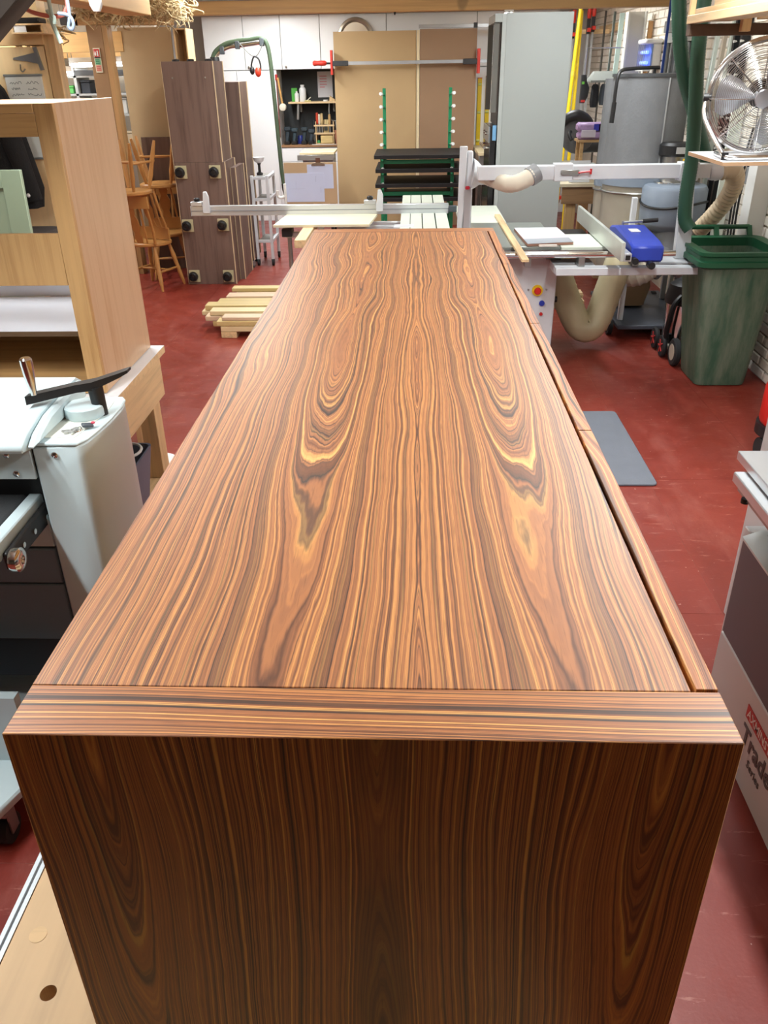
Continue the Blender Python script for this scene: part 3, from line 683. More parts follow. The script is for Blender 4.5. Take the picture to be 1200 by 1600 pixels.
solo('timber_offcut', B().box(.84, .96, 5.665, 5.69, .881, .892), M('offcut_white', (226, 214, 206), .5), 'narrow white strip in front of the laminate board', 'offcut', (.9, 5.68, .881))
solo('timber_batten', B().bar((.675, 6.96, .8895), (.69, 5.18, .8895), .045, .016, .001), PINE_Y, 'thin pale batten lying across the saw table', 'batten', (.68, 6.07, .8815))

# ================================================================ DUST EXTRACTOR
FELT = M('filter_felt', (116, 118, 120), .9, var=.12, scale=5, bump=.5)
BLUEG = M('drum_bluegrey', (126, 138, 152), .45, var=.05)
de = thing('dust_extractor', 'grey cyclone dust extractor with two tall filter drums and wheels', 'machine', (1.9, 7.1, 0))
part('filter_drum', B().cyl((1.83, 7.15, 1.19), (1.83, 7.15, 1.865), .30, .29, n=40), FELT, de)
part('filter_drum', B().cyl((1.70, 7.47, 1.15), (1.70, 7.47, 1.85), .16, .155, n=32), FELT, de)
part('filter_cap', B().cyl((1.83, 7.15, 1.865), (1.83, 7.15, 1.885), .3, n=40), M('cap_charcoal', (66, 68, 70), .6), de)
part('filter_seam', B().box(1.885, 1.895, 6.855, 6.862, 1.2, 1.86), M('seam_pale', (158, 160, 160), .8), de)
part('shaker_bar', B().tube([(1.50, 6.88, 1.62), (1.505, 6.88, 1.83), (1.53, 6.9, 1.905), (1.62, 6.95, 1.92), (1.8, 7.05, 1.925), (1.86, 7.1, 1.925)], .013, 8, 6), BLK, de)
part('shaker_grip', B().cyl((1.497, 6.88, 1.56), (1.503, 6.88, 1.70), .018, n=12), BLK, de)
part('shaker_stem', B().cyl((1.83, 7.1, 1.88), (1.83, 7.1, 1.925), .012, n=8), BLK, de)
part('collar', B().cyl((1.83, 7.15, 1.10), (1.83, 7.15, 1.20), .305, n=40), BLUEG, de)
part('collar', B().cyl((1.70, 7.47, 1.05), (1.70, 7.47, 1.16), .165, n=32), BLUEG, de)
BAGM = GLASSY('bag_plastic', (176, 168, 152), .82, .35)
part('waste_bag', B().lathe([(.27, .42), (.285, .5), (.29, .7), (.285, .9), (.29, 1.1)], (1.83, 7.15, 0), n=32), BAGM, de)
part('waste_bag', B().lathe([(.13, .4), (.16, .5), (.155, .8), (.16, 1.05)], (1.70, 7.47, 0), n=24), BAGM, de)
part('bag_strap', B().tube([(1.83+.297*math.cos(k*PI/10), 7.15+.297*math.sin(k*PI/10), 1.05) for k in range(20)], .009, 6, 2, True), STEEL, de)
part('bag_strap', B().tube([(1.70+.165*math.cos(k*PI/8), 7.47+.165*math.sin(k*PI/8), 1.02) for k in range(16)], .008, 6, 2, True), STEEL, de)
part('cyclone_drum', B().lathe([(.0, 1.135), (.2, 1.135), (.23, 1.125), (.245, 1.10), (.245, .86), (.235, .84), (.12, .78), (.12, .70)], (2.02, 6.78, 0), n=36), BLUEG, de)
part('cyclone_belt', B().tube([(2.02+.25*math.cos(k*PI/10), 6.78+.25*math.sin(k*PI/10), 1.0-.02*math.sin(k*PI/5)) for k in range(20)], .009, 6, 2, True), BLK, de)
mo = part('motor', B().cyl((1.99, 6.82, 1.15), (1.99, 6.82, 1.36), .085, n=24), STEEL, de)
part('motor_cap', B().lathe([(.11, 0), (.118, .01), (.118, .075), (.10, .095), (0, .10)], (1.99, 6.82, 1.33), n=24), BLK, mo)
part('motor_flange', B().lathe([(.13, 0), (.13, .012), (.1, .02)], (1.99, 6.82, 1.137), n=24), CHROME, mo)
part('rating_plate', B().obox((2.0, 6.701, 1.375), (.07, .006, .045), (0, 0, .05)), M('plate_grey', (180, 182, 182), .4), mo)
sw = part('isolator', B().box(2.02, 2.09, 6.65, 6.70, 1.25, 1.32, .004), M('isolator_yellow', (226, 186, 40), .4), de)
part('isolator_knob', B().cyl((2.055, 6.65, 1.285), (2.055, 6.625, 1.285), .028, n=16), M('isolator_red', (200, 40, 34), .4), sw)
DUCT = GLASSY('duct_smoke', (150, 154, 158), .8, .25)
part('inlet_duct', B().cyl((2.02, 6.72, .78), (2.02, 6.68, .62), .115, .12, n=24).cyl((2.02, 6.68, .66), (1.86, 6.60, .52), .10, .10, n=20).cyl((2.02, 6.68, .66), (2.15, 6.58, .50), .10, .09, n=20), DUCT, de)
for a, b in (((2.10, 6.62, .56), (2.12, 6.60, .535)), ((2.13, 6.595, .52), (2.15, 6.58, .50))): part('duct_band', B().cyl(a, b, .098, n=20), STEEL, de)
part('inlet_hose', ribbed([(1.88, 6.61, .54), (1.78, 6.62, .48), (1.70, 6.68, .47), (1.66, 6.75, .55)], .085, .03, .05, 16), RIBH, de)
part('paper_bag', B().loft([[(x, y, z) for x, y in rrect(1.62+i, 2.0-i, 6.95+i, 7.3-i, .06)] for z, i in ((.14, .03), (.3, 0), (.42, .02))]), M('bag_tan', (168, 138, 104), .8), de)
for x, y in ((1.68, 6.62), (2.2, 7.3), (1.68, 7.4)): part('frame_leg', B().box(x-.02, x+.02, y-.02, y+.02, .12, 1.06 if x < 1.7 else .9, .003), SAWW, de)
part('base_plate', B().box(1.63, 2.25, 6.45, 7.6, .085, .12, .006), M('base_slate', (74, 80, 90), .45, var=.12), de)
for x, y in ((1.62, 6.62), (2.2, 6.6), (1.7, 7.5), (2.2, 7.5)):
    c = part('wheel', B().lathe([(.05, -.02), (.065, -.018), (.07, 0), (.065, .018), (.05, .02)], (x-.02, y, .07), (1, 0, 0), 20), RUB, de)
    part('wheel_hub', B().cyl((x-.045, y, .07), (x+.005, y, .07), .04, n=16), M('hub_cream', (176, 166, 140), .5), c)

# timber stacked on the floor behind the saw
for i, (x0, x1, y, z) in enumerate(((1.12, 1.55, 7.5, 0), (1.15, 1.58, 7.64, 0), (1.1, 1.52, 7.57, .032), (1.14, 1.50, 7.5, .064), (1.15, 1.56, 7.62, .064), (1.2, 1.54, 7.56, .096), (1.2, 1.5, 7.57, .128))):
    solo('timber_length', B().box(x0, x1, y-.06, y+.06, z+.0005, z+.0315, .003), PINE, ['lowest front pine board of the pile behind the saw hose', 'lowest rear pine board of the pile behind the saw hose', 'second-layer pine board of the pile behind the saw hose', 'third-layer front pine board of the pile behind the saw hose', 'third-layer rear pine board of the pile behind the saw hose', 'fourth-layer pine board of the pile behind the saw hose', 'topmost pine board of the pile behind the saw hose'][i], 'timber', ((x0+x1)/2, y, z), 'pine boards piled behind the saw hose')

# ================================================================ GREEN WHEELED BIN
def bin_mat():
    t = NT('bin_green'); o = t.sep(); n = t.noise(t.comb(t.mul(o[0], 5), t.mul(o[1], 5), t.mul(o[2], .9)), 2.2, 5, .65)
    col = t.mix(t.ramp(n, [(.36, .1), (.62, .9)]), lin((48, 90, 68)), lin((114, 128, 110)))
    t.bump(t.noise(t.obj(), 60, 3), .1, .003); MATS['bin_green'] = t.fin(col, .7); return t.m
GRN = bin_mat()
GRN2 = M('bin_rim_green', (22, 84, 54), .45, var=.08)
bn = thing('wheelie_bin', 'dusty dark green wheelie bin with open top against white wall', 'bin', (2.07, 5.52, 0))
def ring(x0, x1, y0, y1, z, r): return [(x, y, z) for x, y in rrect(x0, x1, y0, y1, r, 4)]
part('bin_body', B().loft([ring(1.935, 2.27, 5.375, 5.74, .005, .05), ring(1.93, 2.275, 5.37, 5.75, .02, .05), ring(1.84, 2.335, 5.315, 5.86, .845, .06), ring(1.86, 2.315, 5.335, 5.84, .845, .05), ring(1.945, 2.26, 5.39, 5.73, .05, .04)]), GRN, bn)
rim = [ring(1.832, 2.343, 5.307, 5.868, .80, .06), ring(1.80, 2.375, 5.275, 5.90, .815, .07), ring(1.80, 2.375, 5.275, 5.90, .845, .07), ring(1.812, 2.363, 5.287, 5.89, .852, .065), ring(1.812, 2.363, 5.287, 5.89, .875, .065), ring(1.80, 2.375, 5.275, 5.90, .885, .07), ring(1.80, 2.375, 5.275, 5.90, .905, .07), ring(1.86, 2.315, 5.335, 5.84, .90, .05), ring(1.86, 2.315, 5.335, 5.84, .80, .05), ring(1.832, 2.343, 5.307, 5.868, .80, .06)]
part('rim', B().loft(rim, cap=False), GRN2, bn)
part('handle_bar', B().cyl((1.86, 5.93, .955), (2.31, 5.93, .955), .016, n=12), GRN2, bn)
for x in (1.86, 2.085, 2.31): part('handle_lug', B().bar((x, 5.88, .89), (x, 5.93, .96), .03, .022), GRN2, bn)
for x in (2.0, 2.2): part('front_rib', B().bar((x-.01, 5.330, .78), (x-.006, 5.375, .06), .012, .012), GRN, bn)
for x in (1.905, 2.30):
    c = part('wheel', B().lathe([(.06, -.022), (.09, -.022), (.1, -.012), (.1, .012), (.09, .022), (.06, .022)], (x, 5.82, .1), (1, 0, 0), 24), RUB, bn)
    part('wheel_hub', B().cyl((x-.024, 5.82, .1), (x+.024, 5.82, .1), .06, n=18), M('hub_beige', (178, 168, 150), .6), c)
part('axle', B().cyl((1.9, 5.82, .1), (2.3, 5.82, .1), .01, n=8), STEEL, bn)
# workshop vacuum behind it
vc = thing('vacuum_cleaner', 'chrome workshop vacuum with red-spoked wheel behind the green bin', 'vacuum', (1.99, 6.12, 0))
part('tank', B().lathe([(.13, .09), (.14, .10), (.14, .38), (.145, .385)], (2.03, 6.13, 0), n=24), CHROME, vc)
part('motor_head', B().lathe([(.15, .385), (.155, .42), (.13, .52), (.07, .56), (0, .565)], (2.03, 6.13, 0), n=24), BLK, vc)
part('chassis', B().box(1.89, 2.17, 6.0, 6.27, .06, .092, .01), M('chassis_cream', (176, 170, 152), .6), vc)
part('hose', B().tube([(1.95, 6.0, .46), (1.90, 5.98, .40), (1.885, 5.99, .28), (1.88, 6.0, .2), (1.89, 6.0, .12)], .02, 8), BLK, vc)
for y in (6.03, 6.24):
    c = part('wheel', B().lathe([(.05, -.015), (.075, -.015), (.082, 0), (.075, .015), (.05, .015)], (1.875, y, .082), (1, 0, 0), 22), RUB, vc)
    for k in range(5): part('spoke', B().bar((1.862, y, .082), (1.862, y+.05*math.cos(k*2*PI/5), .082+.05*math.sin(k*2*PI/5)), .016, .008), M('spoke_red', (196, 56, 52), .45), c)
for y in (6.05, 6.22): part('wheel', B().cyl((2.15, y, .04), (2.18, y, .04), .04, n=14), RUB, vc)
# red cleaner at the frame's right edge
rv = thing('canister_vacuum', 'red canister vacuum with black wheel at the right frame edge', 'vacuum', (2.05, 4.2, 0))
part('drum', B().lathe([(.15, .2), (.16, .22), (.16, .40), (.15, .43)], (2.07, 4.22, 0), n=28), M('vac_red', (206, 34, 24), .35), rv)
part('lid', B().lathe([(.15, .43), (.14, .49), (.06, .52), (0, .52)], (2.07, 4.22, 0), n=28), BLK, rv)
part('base', B().lathe([(.14, .12), (.17, .14), (.17, .2)], (2.07, 4.22, 0), n=28), BLK, rv)
for x, y in ((1.93, 4.18), (2.2, 4.18), (2.07, 4.36)): part('wheel', B().cyl((x-.02, y, .065), (x+.02, y, .065), .065, n=18), RUB, rv)

# ================================================================ FAN ON ITS SHELF
sh = thing('wall_shelf', 'white laminate shelf carrying the chrome fan, above the green bin', 'shelf', (1.9, 4.25, 1.54))
part('board', B().box(1.38, XR-.014, 3.98, 4.5, 1.542, 1.56, .001), [M('shelf_white', (232, 233, 236), .3, var=.01), M('mdf_edge', (188, 154, 118), .7)], sh)
for p in sh.children[0].data.polygons if sh.children else []: pass
o_ = [q for q in bpy.data.objects if q.parent == sh][0]
for p in o_.data.polygons:
    if abs(p.normal.z) < .5: p.material_index = 1
for y in (4.1, 4.4): part('bracket', B().prism([(XR-.013, 1.541), (2.0, 1.541), (2.0, 1.525), (XR-.03, 1.25), (XR-.013, 1.25)], 'Y', y-.012, y+.012), STEEL, sh)
fn = thing('floor_fan', 'large chrome drum fan with wire guard on the white shelf', 'fan', (1.60, 4.2, 1.56))
FC = Vector((1.585, 4.2, 1.812)); FR = .232
fan_m = Matrix.Translation(FC) @ Matrix.Rotation(math.radians(-14), 4, 'Z') @ Matrix.Rotation(math.radians(90+6), 4, 'X')   # local +Z faces the camera
FAN = M('fan_chrome', (214, 214, 214), .2, 1., var=.02); FANB = M('fan_blade', (206, 208, 214), .3, .85, var=.03)
def xf(b, m): bmesh.ops.transform(b.bm, matrix=m, verts=b.bm.verts); return b
def dome(r, side):   # guard profile: how far the wires bulge at radius r
    return side*(.02+.05*math.sqrt(max(0, 1-(r/FR)**2)))
for side, nm in ((1, 'front_guard'), (-1, 'rear_guard')):
    b = B(); nr = 24 if side > 0 else 14
    for i in range(nr):
        r = .05+(FR-.052)*i/(nr-1)
        b.tube([(r*math.cos(k*PI/20), r*math.sin(k*PI/20), dome(r, side)) for k in range(40)], .0011, 4, 1, True, False)
    g = part(nm, xf(b, fan_m), FAN, fn)
    for k in range(8):
        a = k*PI/4+.02
        part('guard_spoke', xf(B().tube([(r*math.cos(a), r*math.sin(a), dome(r, side)+.002*side) for r in (.03, .1, .16, .2, .225, FR)], .0024, 6, 2), fan_m), FAN, g)
part('guard_rim', xf(B().tube([(FR*math.cos(k*PI/24), FR*math.sin(k*PI/24), 0) for k in range(48)], .012, 10, 1, True, False).tube([(FR*math.cos(k*PI/24), FR*math.sin(k*PI/24), .02) for k in range(48)], .006, 8, 1, True, False), fan_m), FAN, fn)
part('badge_disc', xf(B().lathe([(.038, .066), (.04, .072), (.036, .077), (0, .079)], n=28), fan_m), FANB, fn)
for k in range(3):
    b = B(); a0 = math.radians(62+120*k); rings = []
    for r, w0, w1 in ((.035, -.30, .30), (.08, -.52, .45), (.13, -.62, .50), (.18, -.58, .46), (.205, -.40, .30)):
        rings.append([(r*math.cos(a0+w0+(w1-w0)*q/6), r*math.sin(a0+w0+(w1-w0)*q/6), .018-.045*q/6+.012*math.sin(q/6*PI)) for q in range(7)])
    b.loft(rings, cap=False, closed=False); bmesh.ops.solidify(b.bm, geom=b.bm.faces[:], thickness=.002)
    part('blade', xf(b, fan_m), FANB, fn)
part('hub', xf(B().lathe([(.034, -.03), (.036, .0), (.034, .03), (.02, .04), (0, .042)], n=24), fan_m), FANB, fn)
part('motor', xf(B().lathe([(.0, -.16), (.05, -.155), (.058, -.14), (.058, -.06), (.03, -.05)], n=24), fan_m), M('fan_motor', (52, 52, 54), .4), fn)
part('stand', B().tube([(1.352, 4.25, 1.81), (1.348, 4.23, 1.73), (1.40, 4.1, 1.60), (1.41, 4.05, 1.575), (1.47, 4.03, 1.572), (1.60, 4.03, 1.572), (1.74, 4.03, 1.572), (1.80, 4.06, 1.575), (1.815, 4.1, 1.60), (1.83, 4.1, 1.73), (1.822, 4.13, 1.81)], .0115, 10, 6), FAN, fn)
for x in (1.41, 1.8): part('stand_foot', B().cyl((x, 4.055, 1.5605), (x, 4.055, 1.592), .015, n=12), BLK, fn)
part('rear_foot', B().tube([(1.42, 4.06, 1.572), (1.45, 4.3, 1.572), (1.6, 4.38, 1.572), (1.75, 4.3, 1.572), (1.79, 4.07, 1.572)], .0105, 8, 6), FAN, fn)
part('pivot_knob', B().cyl((1.335, 4.25, 1.81), (1.37, 4.24, 1.81), .017, n=12), BLK, fn)

# ================================================================ GREEN EXTRACTION HOSES AND OVERHEAD TIMBER RACK
GH = M('hose_green', (34, 76, 56), .5, var=.06)
solo('extraction_hose', ribbed([(1.72, 5.6, 2.91), (1.69, 5.6, 2.6), (1.675, 5.6, 2.25), (1.69, 5.6, 1.95), (1.72, 5.6, 1.7), (1.745, 5.6, 1.42), (1.745, 5.6, 1.2), (1.76, 5.6, 1.06), (1.80, 5.58, 1.0)], .043, .016, .02, 14), GH, 'straight green ribbed extraction hose hanging down beside the bin', 'hose', (1.72, 5.6, 1.0))
solo('extraction_hose', ribbed([(1.50, 5.72, 2.91), (1.53, 5.72, 2.5), (1.565, 5.72, 2.27), (1.60, 5.72, 2.08), (1.66, 5.72, 1.88), (1.76, 5.75, 1.68), (1.86, 5.85, 1.52), (1.98, 6.0, 1.36), (2.1, 6.2, 1.3)], .043, .016, .02, 14), GH, 'curving green ribbed extraction hose crossing behind the straight one', 'hose', (1.72, 5.75, 1.3))
rk = thing('timber_rack', 'overhead pine rack with dark cross beam at top right', 'rack', (1.9, 4.2, 2.08))
part('side_rail', B().box(1.43, 1.47, 2.6, 5.03, 2.13, 2.168, .002), PINE_Y, rk)
part('cross_beam', B().box(1.44, XR-.014, 4.98, 5.05, 2.075, 2.129, .003), M('beam_dark', (92, 70, 52), .8, var=.25, scale=8), rk)
part('cross_beam', B().box(1.44, XR-.014, 3.0, 3.07, 2.075, 2.129, .003), M('beam_dark', (92, 70, 52), .8), rk)
part('drop_post', B().box(1.69, 1.735, 4.93, 4.975, 2.09, 2.30, .002), PINE_Z, rk)
part('hanger', B().box(1.44, 1.47, 5.032, 5.06, 2.13, ZC, .002), PINE_Z, rk)
part('hanger', B().box(1.44, 1.47, 2.85, 2.88, 2.169, ZC, .002), PINE_Z, rk)
for q, (x0, x1, z, y1) in enumerate(((1.475, 1.66, 2.14, 5.04), (1.745, 1.95, 2.14, 4.9), (1.96, 2.2, 2.14, 5.0), (1.5, 1.68, 2.172, 5.2), (1.745, 1.98, 2.172, 5.1), (1.52, 1.68, 2.204, 4.9))):
    solo('timber_plank', B().box(x0, x1, 2.7, y1, z+.0005, z+.031, .002), PINE_Y, ['pine plank lying beside the rail of the overhead rack', 'pine plank second across on the overhead rack', 'pine plank nearest the wall on the overhead rack', 'long pine plank stacked second layer on the overhead rack', 'wide pine plank in the second layer of the overhead rack', 'topmost pine plank on the overhead rack'][q], 'plank', ((x0+x1)/2, 3.9, z), 'planks on the overhead rack')

# ================================================================ BACK WALL: white cupboards
CUP = M('cupboard_white', (242, 244, 244), .35, var=.012, scale=1.5); EDGE = M('cupboard_edge', (200, 200, 196), .5)
KNOB = M('knob_nickel', (150, 142, 130), .3, .8)
YD = 12.5    # front of the doors
def cupboard(x0, x1, z0, z1, doors, knobs, label, group):
    t = thing('cupboard', label, 'cupboard', ((x0+x1)/2, 12.75, z0), group=group)
    part('body', B().box(x0, x1, YD+.02, YB-.003, z0, z1), EDGE, t)
    n = doors; w = (x1-x0)/n
    for i in range(n):
        a, b = x0+w*i+.003, x0+w*(i+1)-.003
        d = part('door', B().box(a, b, YD, YD+.018, z0+.003, z1-.003, .001), CUP, t)
        for kx, kz, ki in knobs:
            if ki == i: part('knob', B().lathe([(.006, 0), (.006, .012), (.015, .018), (.015, .024), (.009, .028), (0, .028)], (kx, YD, kz), (0, -1, 0), 12), KNOB, d)
    return t
cupboard(-2.84, -2.30, 1.955, 2.59, 1, [], 'white wall cupboard at the left end of the upper row', 'upper wall cupboards')
cupboard(-2.297, -1.80, 1.955, 2.59, 1, [(-2.25, 1.99, 0)], 'white wall cupboard above the hanging green hose', 'upper wall cupboards')
cupboard(-1.797, -1.27, 1.955, 2.59, 1, [(-1.745, 1.99, 0)], 'white wall cupboard above the tool niche', 'upper wall cupboards')
cupboard(-1.267, -.38, 1.955, 2.59, 1, [], 'white wall cupboard behind the round clock', 'upper wall cupboards')
cupboard(-.377, .82, 1.955, 2.59, 1, [], 'wide white wall cupboard above the brown fibreboard sheet', 'upper wall cupboards')
cupboard(.823, 1.9, 1.955, 2.59, 1, [], 'white wall cupboard at the right, beside the tall grey cabinet', 'upper wall cupboards')
cupboard(-2.93, -1.935, 0, 1.95, 2, [(-2.475, 1.22, 0), (-2.385, 1.22, 1)], 'tall white two-door cupboard behind the walnut units', 'tall cupboards')
cupboard(.823, 1.9, 0, 1.95, 1, [], 'tall white cupboard behind the yellow spirit levels', 'tall cupboards')
# tool niche and the base units under it
part('filler', B().box(-1.932, -1.885, YD, YB-.003, 0, 1.95), CUP, None).__setitem__('kind', 'structure')
bpy.data.objects['filler'].name = 'trim_1'
nb = struct('wall_niche', B().box(-1.884, -.3, 12.95, YB-.002, 1.0, 1.95), M('niche_black', (40, 42, 42), .7, var=.1))
bu = thing('base_cupboard', 'white base cupboard with brown worktop under the tool niche', 'cupboard', (-1.1, 12.75, 0))
part('body', B().box(-1.884, -.3, YD+.02, 12.945, 0, .985), EDGE, bu)
part('worktop', B().box(-1.884, -.3, YD-.01, 12.945, .987, 1.015, .002), M('worktop_brown', (150, 112, 78), .5), bu)
for a, b in ((-1.88, -1.33), (-1.325, -.8)):
    d = part('drawer', B().box(a, b, YD, YD+.018, .80, .975, .001), CUP, bu)
    d = part('door', B().box(a, b, YD, YD+.018, .08, .793, .001), CUP, bu)
    part('knob', B().lathe([(.006, 0), (.006, .012), (.015, .018), (.015, .024), (0, .028)], (a+.06, YD, .68), (0, -1, 0), 12), KNOB, d)
nsf = thing('niche_shelf', 'pale wooden shelf in the dark tool niche', 'shelf', (-1.3, 12.8, 1.53))
part('board', B().box(-1.77, -.5, 12.66, 12.948, 1.533, 1.555, .001), PINE, nsf)
for x in (-1.62, -1.15, -.7): part('bracket', B().box(x-.012, x+.012, 12.86, 12.948, 1.42, 1.532), M('bracket_grey', (140, 138, 130), .5), nsf)
ZS = 1.5555
def bottle(x, y, z, r, h, c, capc, label, neck=.4):
    t = thing('bottle', label, 'bottle', (x, y, z), group='bottles on the niche shelf')
    part('bottle_body', B().lathe([(r*.92, 0), (r, .006), (r, h*.72), (r*.8, h*.82), (r*neck, h*.86), (r*neck, h*.9), (0, h*.9)], (x, y, z), n=18), M('bottle%d_%d' % c[:2], c, .4), t)
    part('cap', B().cyl((x, y, z+h*.88), (x, y, z+h), r*(neck+.08), n=14), M('cap%d' % capc[0], capc, .5), t)
bottle(-1.575, 12.78, ZS, .048, .21, (226, 226, 224), (232, 232, 230), 'white bottle with pale label on the niche shelf', .5)
bottle(-1.655, 12.74, ZS, .03, .13, (228, 226, 222), (230, 228, 226), 'small white squeeze bottle on the niche shelf')
solo('carton', B().box(-1.735, -1.655, 12.79, 12.86, ZS, ZS+.17, .003), M('carton_green', (74, 164, 60), .5), 'bright green carton on the niche shelf', 'carton', (-1.69, 12.82, ZS))
solo('brush', B().bar((-1.52, 12.75, ZS+.008), (-1.46, 12.75, ZS+.055), .02, .012, .003), M('brush_pale', (220, 214, 196), .6), 'pale brush lying slanted on the niche shelf', 'brush', (-1.49, 12.75, ZS))
solo('cloth_pad', B().obox((-1.5, 12.7, ZS+.009), (.09, .05, .016), (0, 0, .2), .006), M('pad_yellow', (226, 216, 150), .8), 'pale yellow pad at the front of the niche shelf', 'pad', (-1.5, 12.7, ZS))
solo('tape_roll', B().lathe([(.022, 0), (.035, 0), (.035, .02), (.022, .02), (.022, 0)], (-1.25, 12.74, ZS), n=18), M('tape_white', (226, 226, 222), .6), 'small white tape roll on the niche shelf', 'tape', (-1.25, 12.74, ZS))
solo('wood_wedge', B().prism([(-1.2, ZS), (-1.12, ZS), (-1.12, ZS+.02), (-1.19, ZS+.07)], 'Y', 12.72, 12.8), PINE_Z, 'pale wooden wedge on the niche shelf by the fibreboard', 'offcut', (-1.16, 12.76, ZS))
# papers pinned inside the niche
pp = thing('notice_sheet', 'white printed notice with pink text pinned in the niche', 'paper', (-1.26, 12.94, 1.75))
part('sheet', B().box(-1.375, -1.165, 12.945, 12.949, 1.60, 1.925), M('paper_grey', (206, 204, 208), .7, var=.02), pp, False)
for k in range(5): part('print_line', B().box(-1.345, -1.345+(.10 if k < 4 else .07), 12.943, 12.945, 1.86-k*.034, 1.872-k*.034), M('ink_pink', (206, 132, 138), .7), pp, False)
# left edge of the niche: red strap and mallet hung on the side
ml = thing('mallet', 'wooden-handled mallet with white head hung at the niche edge', 'mallet', (-1.84, 12.46, 1.5))
part('handle', B().cyl((-1.865, 12.46, 1.86), (-1.825, 12.46, 1.54), .014, n=10), WOOD('handle_ash', (206, 158, 92), 'Z'), ml)
part('head', B().lathe([(.03, -.05), (.045, -.045), (.048, 0), (.045, .045), (.03, .05)], (-1.82, 12.46, 1.50), (0, 1, 0), 18), M('mallet_white', (214, 208, 190), .7), ml)
rs = thing('long_tool', 'long tool with red handle hung at the left niche edge', 'tool', (-1.9, 12.47, 1.1))
part('shaft', B().bar((-1.888, 12.485, 1.84), (-1.89, 12.485, 1.12), .014, .010), M('shaft_maroon', (120, 62, 56), .5), rs)
part('handle', B().cyl((-1.888, 12.485, 1.83), (-1.888, 12.485, 1.90), .018, n=10), M('grip_red', (178, 52, 46), .5), rs)
# worktop tools
ZW = 1.0155
for i, (x, c, h, lab) in enumerate(((-1.80, (46, 58, 66), .24, 'dark grey spray gun leftmost on the niche worktop'), (-1.70, (50, 66, 74), .22, 'slate spray gun second from left on the niche worktop'), (-1.56, (44, 56, 62), .23, 'dark spray gun third from left on the niche worktop'), (-1.46, (52, 62, 70), .20, 'grey spray gun beside the tool caddy on the niche worktop'))):
    t = thing('spray_gun', lab, 'tool', (x, 12.62, ZW), group='power tools on the niche worktop')
    part('grip', B().bar((x-.02, 12.62, ZW), (x+.005, 12.62, ZW+h*.7), .045, .055, .008), M('tool_slate%d' % i, c, .5), t)
    part('barrel', B().bar((x-.045, 12.6, ZW+h*.85), (x+.05, 12.6, ZW+h*.85), .05, .055, .012), M('tool_slate%d' % i, c, .5), t)
    part('battery', B().box(x-.05, x+.03, 12.57, 12.67, ZW, ZW+.05, .008), BLK, t)
solo('blue_tin', B().lathe([(.04, 0), (.042, .005), (.042, .09), (.03, .11), (0, .112)], (-1.635, 12.72, ZW+.0), n=16), M('tin_blue', (38, 48, 120), .4), 'dark blue tin behind the spray guns', 'tin', (-1.635, 12.72, ZW))
cd = thing('tool_caddy', 'pale wooden tool caddy with small drawer on the niche worktop', 'caddy', (-1.28, 12.68, ZW))
part('base', B().box(-1.40, -1.14, 12.6, 12.8, ZW, ZW+.012), PINE, cd)
for x in (-1.40, -1.152): part('side', B().box(x, x+.012, 12.6, 12.8, ZW+.012, ZW+.29), PINE_Z, cd)
for z in (.13, .23): part('rail', B().box(-1.42, -1.13, 12.595, 12.61, ZW+z, ZW+z+.02), PINE, cd)
part('shelf', B().box(-1.388, -1.152, 12.61, 12.79, ZW+.12, ZW+.132), PINE, cd)
dr = part('drawer', B().box(-1.33, -1.16, 12.59, 12.75, ZW+.014, ZW+.11, .002), WOOD('drawer_pine', (226, 196, 132), 'X'), cd)
for i, (x, c, h, lab) in enumerate(((-1.44, (36, 38, 40), .30, 'black chisel handle standing left of the tool caddy'), (-1.375, (196, 66, 40), .27, 'orange-handled chisel in the tool caddy'), (-1.345, (214, 204, 182), .25, 'pale-handled chisel in the tool caddy'), (-1.31, (206, 178, 128), .26, 'beech-handled chisel in the tool caddy'), (-1.20, (196, 160, 108), .25, 'wooden-handled chisel at the right of the tool caddy'))):
    z0 = ZW+.134 if i else ZW
    yq = 12.66 if i else 12.76
    t = thing('chisel', lab, 'tool', (x, 12.66, z0), group='tools in the niche')
    part('handle', B().lathe([(.012, h*.45), (.018, h*.55), (.02, h*.8), (.016, h*.98), (0, h)], (x, yq, z0), n=12), M('chisel%d_%d' % c[:2], c, .5), t)
    part('blade', B().box(x-.008, x+.008, yq-.003, yq+.003, z0, z0+h*.47), STEEL, t)
pn = thing('hand_plane', 'small wooden hand plane standing on end in the caddy', 'tool', (-1.26, 12.71, ZW+.132))
part('stock', B().box(-1.295, -1.222, 12.69, 12.74, ZW+.1325, ZW+.31, .004), WOOD('plane_beech', (206, 184, 132), 'Z'), pn)
part('iron', B().box(-1.285, -1.235, 12.682, 12.69, ZW+.17, ZW+.25), M('iron_dark', (70, 72, 66), .5), pn)
bsk = thing('tool_basket', 'terracotta pot of tools beside the caddy on the niche worktop', 'pot', (-1.07, 12.66, ZW))
part('pot', B().lathe([(.06, 0), (.08, .16), (.085, .18), (.075, .18), (.06, .02)], (-1.07, 12.66, ZW), n=20), M('terracotta', (170, 118, 92), .7), bsk)
for q in range(3): part('handle', B().cyl((-1.09+q*.025, 12.66, ZW+.03), (-1.11+q*.035, 12.65, ZW+.28), .011, n=8), M('handle_grey', (170, 166, 158), .5), bsk)
wl_ = thing('work_lamp', 'grey boxy work lamp behind the terracotta pot', 'lamp', (-1.08, 12.82, ZW)); WLM = M('lamp_grey', (120, 120, 118), .5)
part('base', B().box(-1.13, -1.03, 12.78, 12.86, ZW+.001, ZW+.05, .01), WLM, wl_)
part('body', B().box(-1.12, -1.04, 12.79, 12.85, ZW+.05, ZW+.33, .01), WLM, wl_)
part('lamp_head', B().lathe([(.03, 0), (.045, .02), (.045, .06), (0, .06)], (-1.08, 12.80, ZW+.28), (0, -1, .0), 16), WLM, wl_)
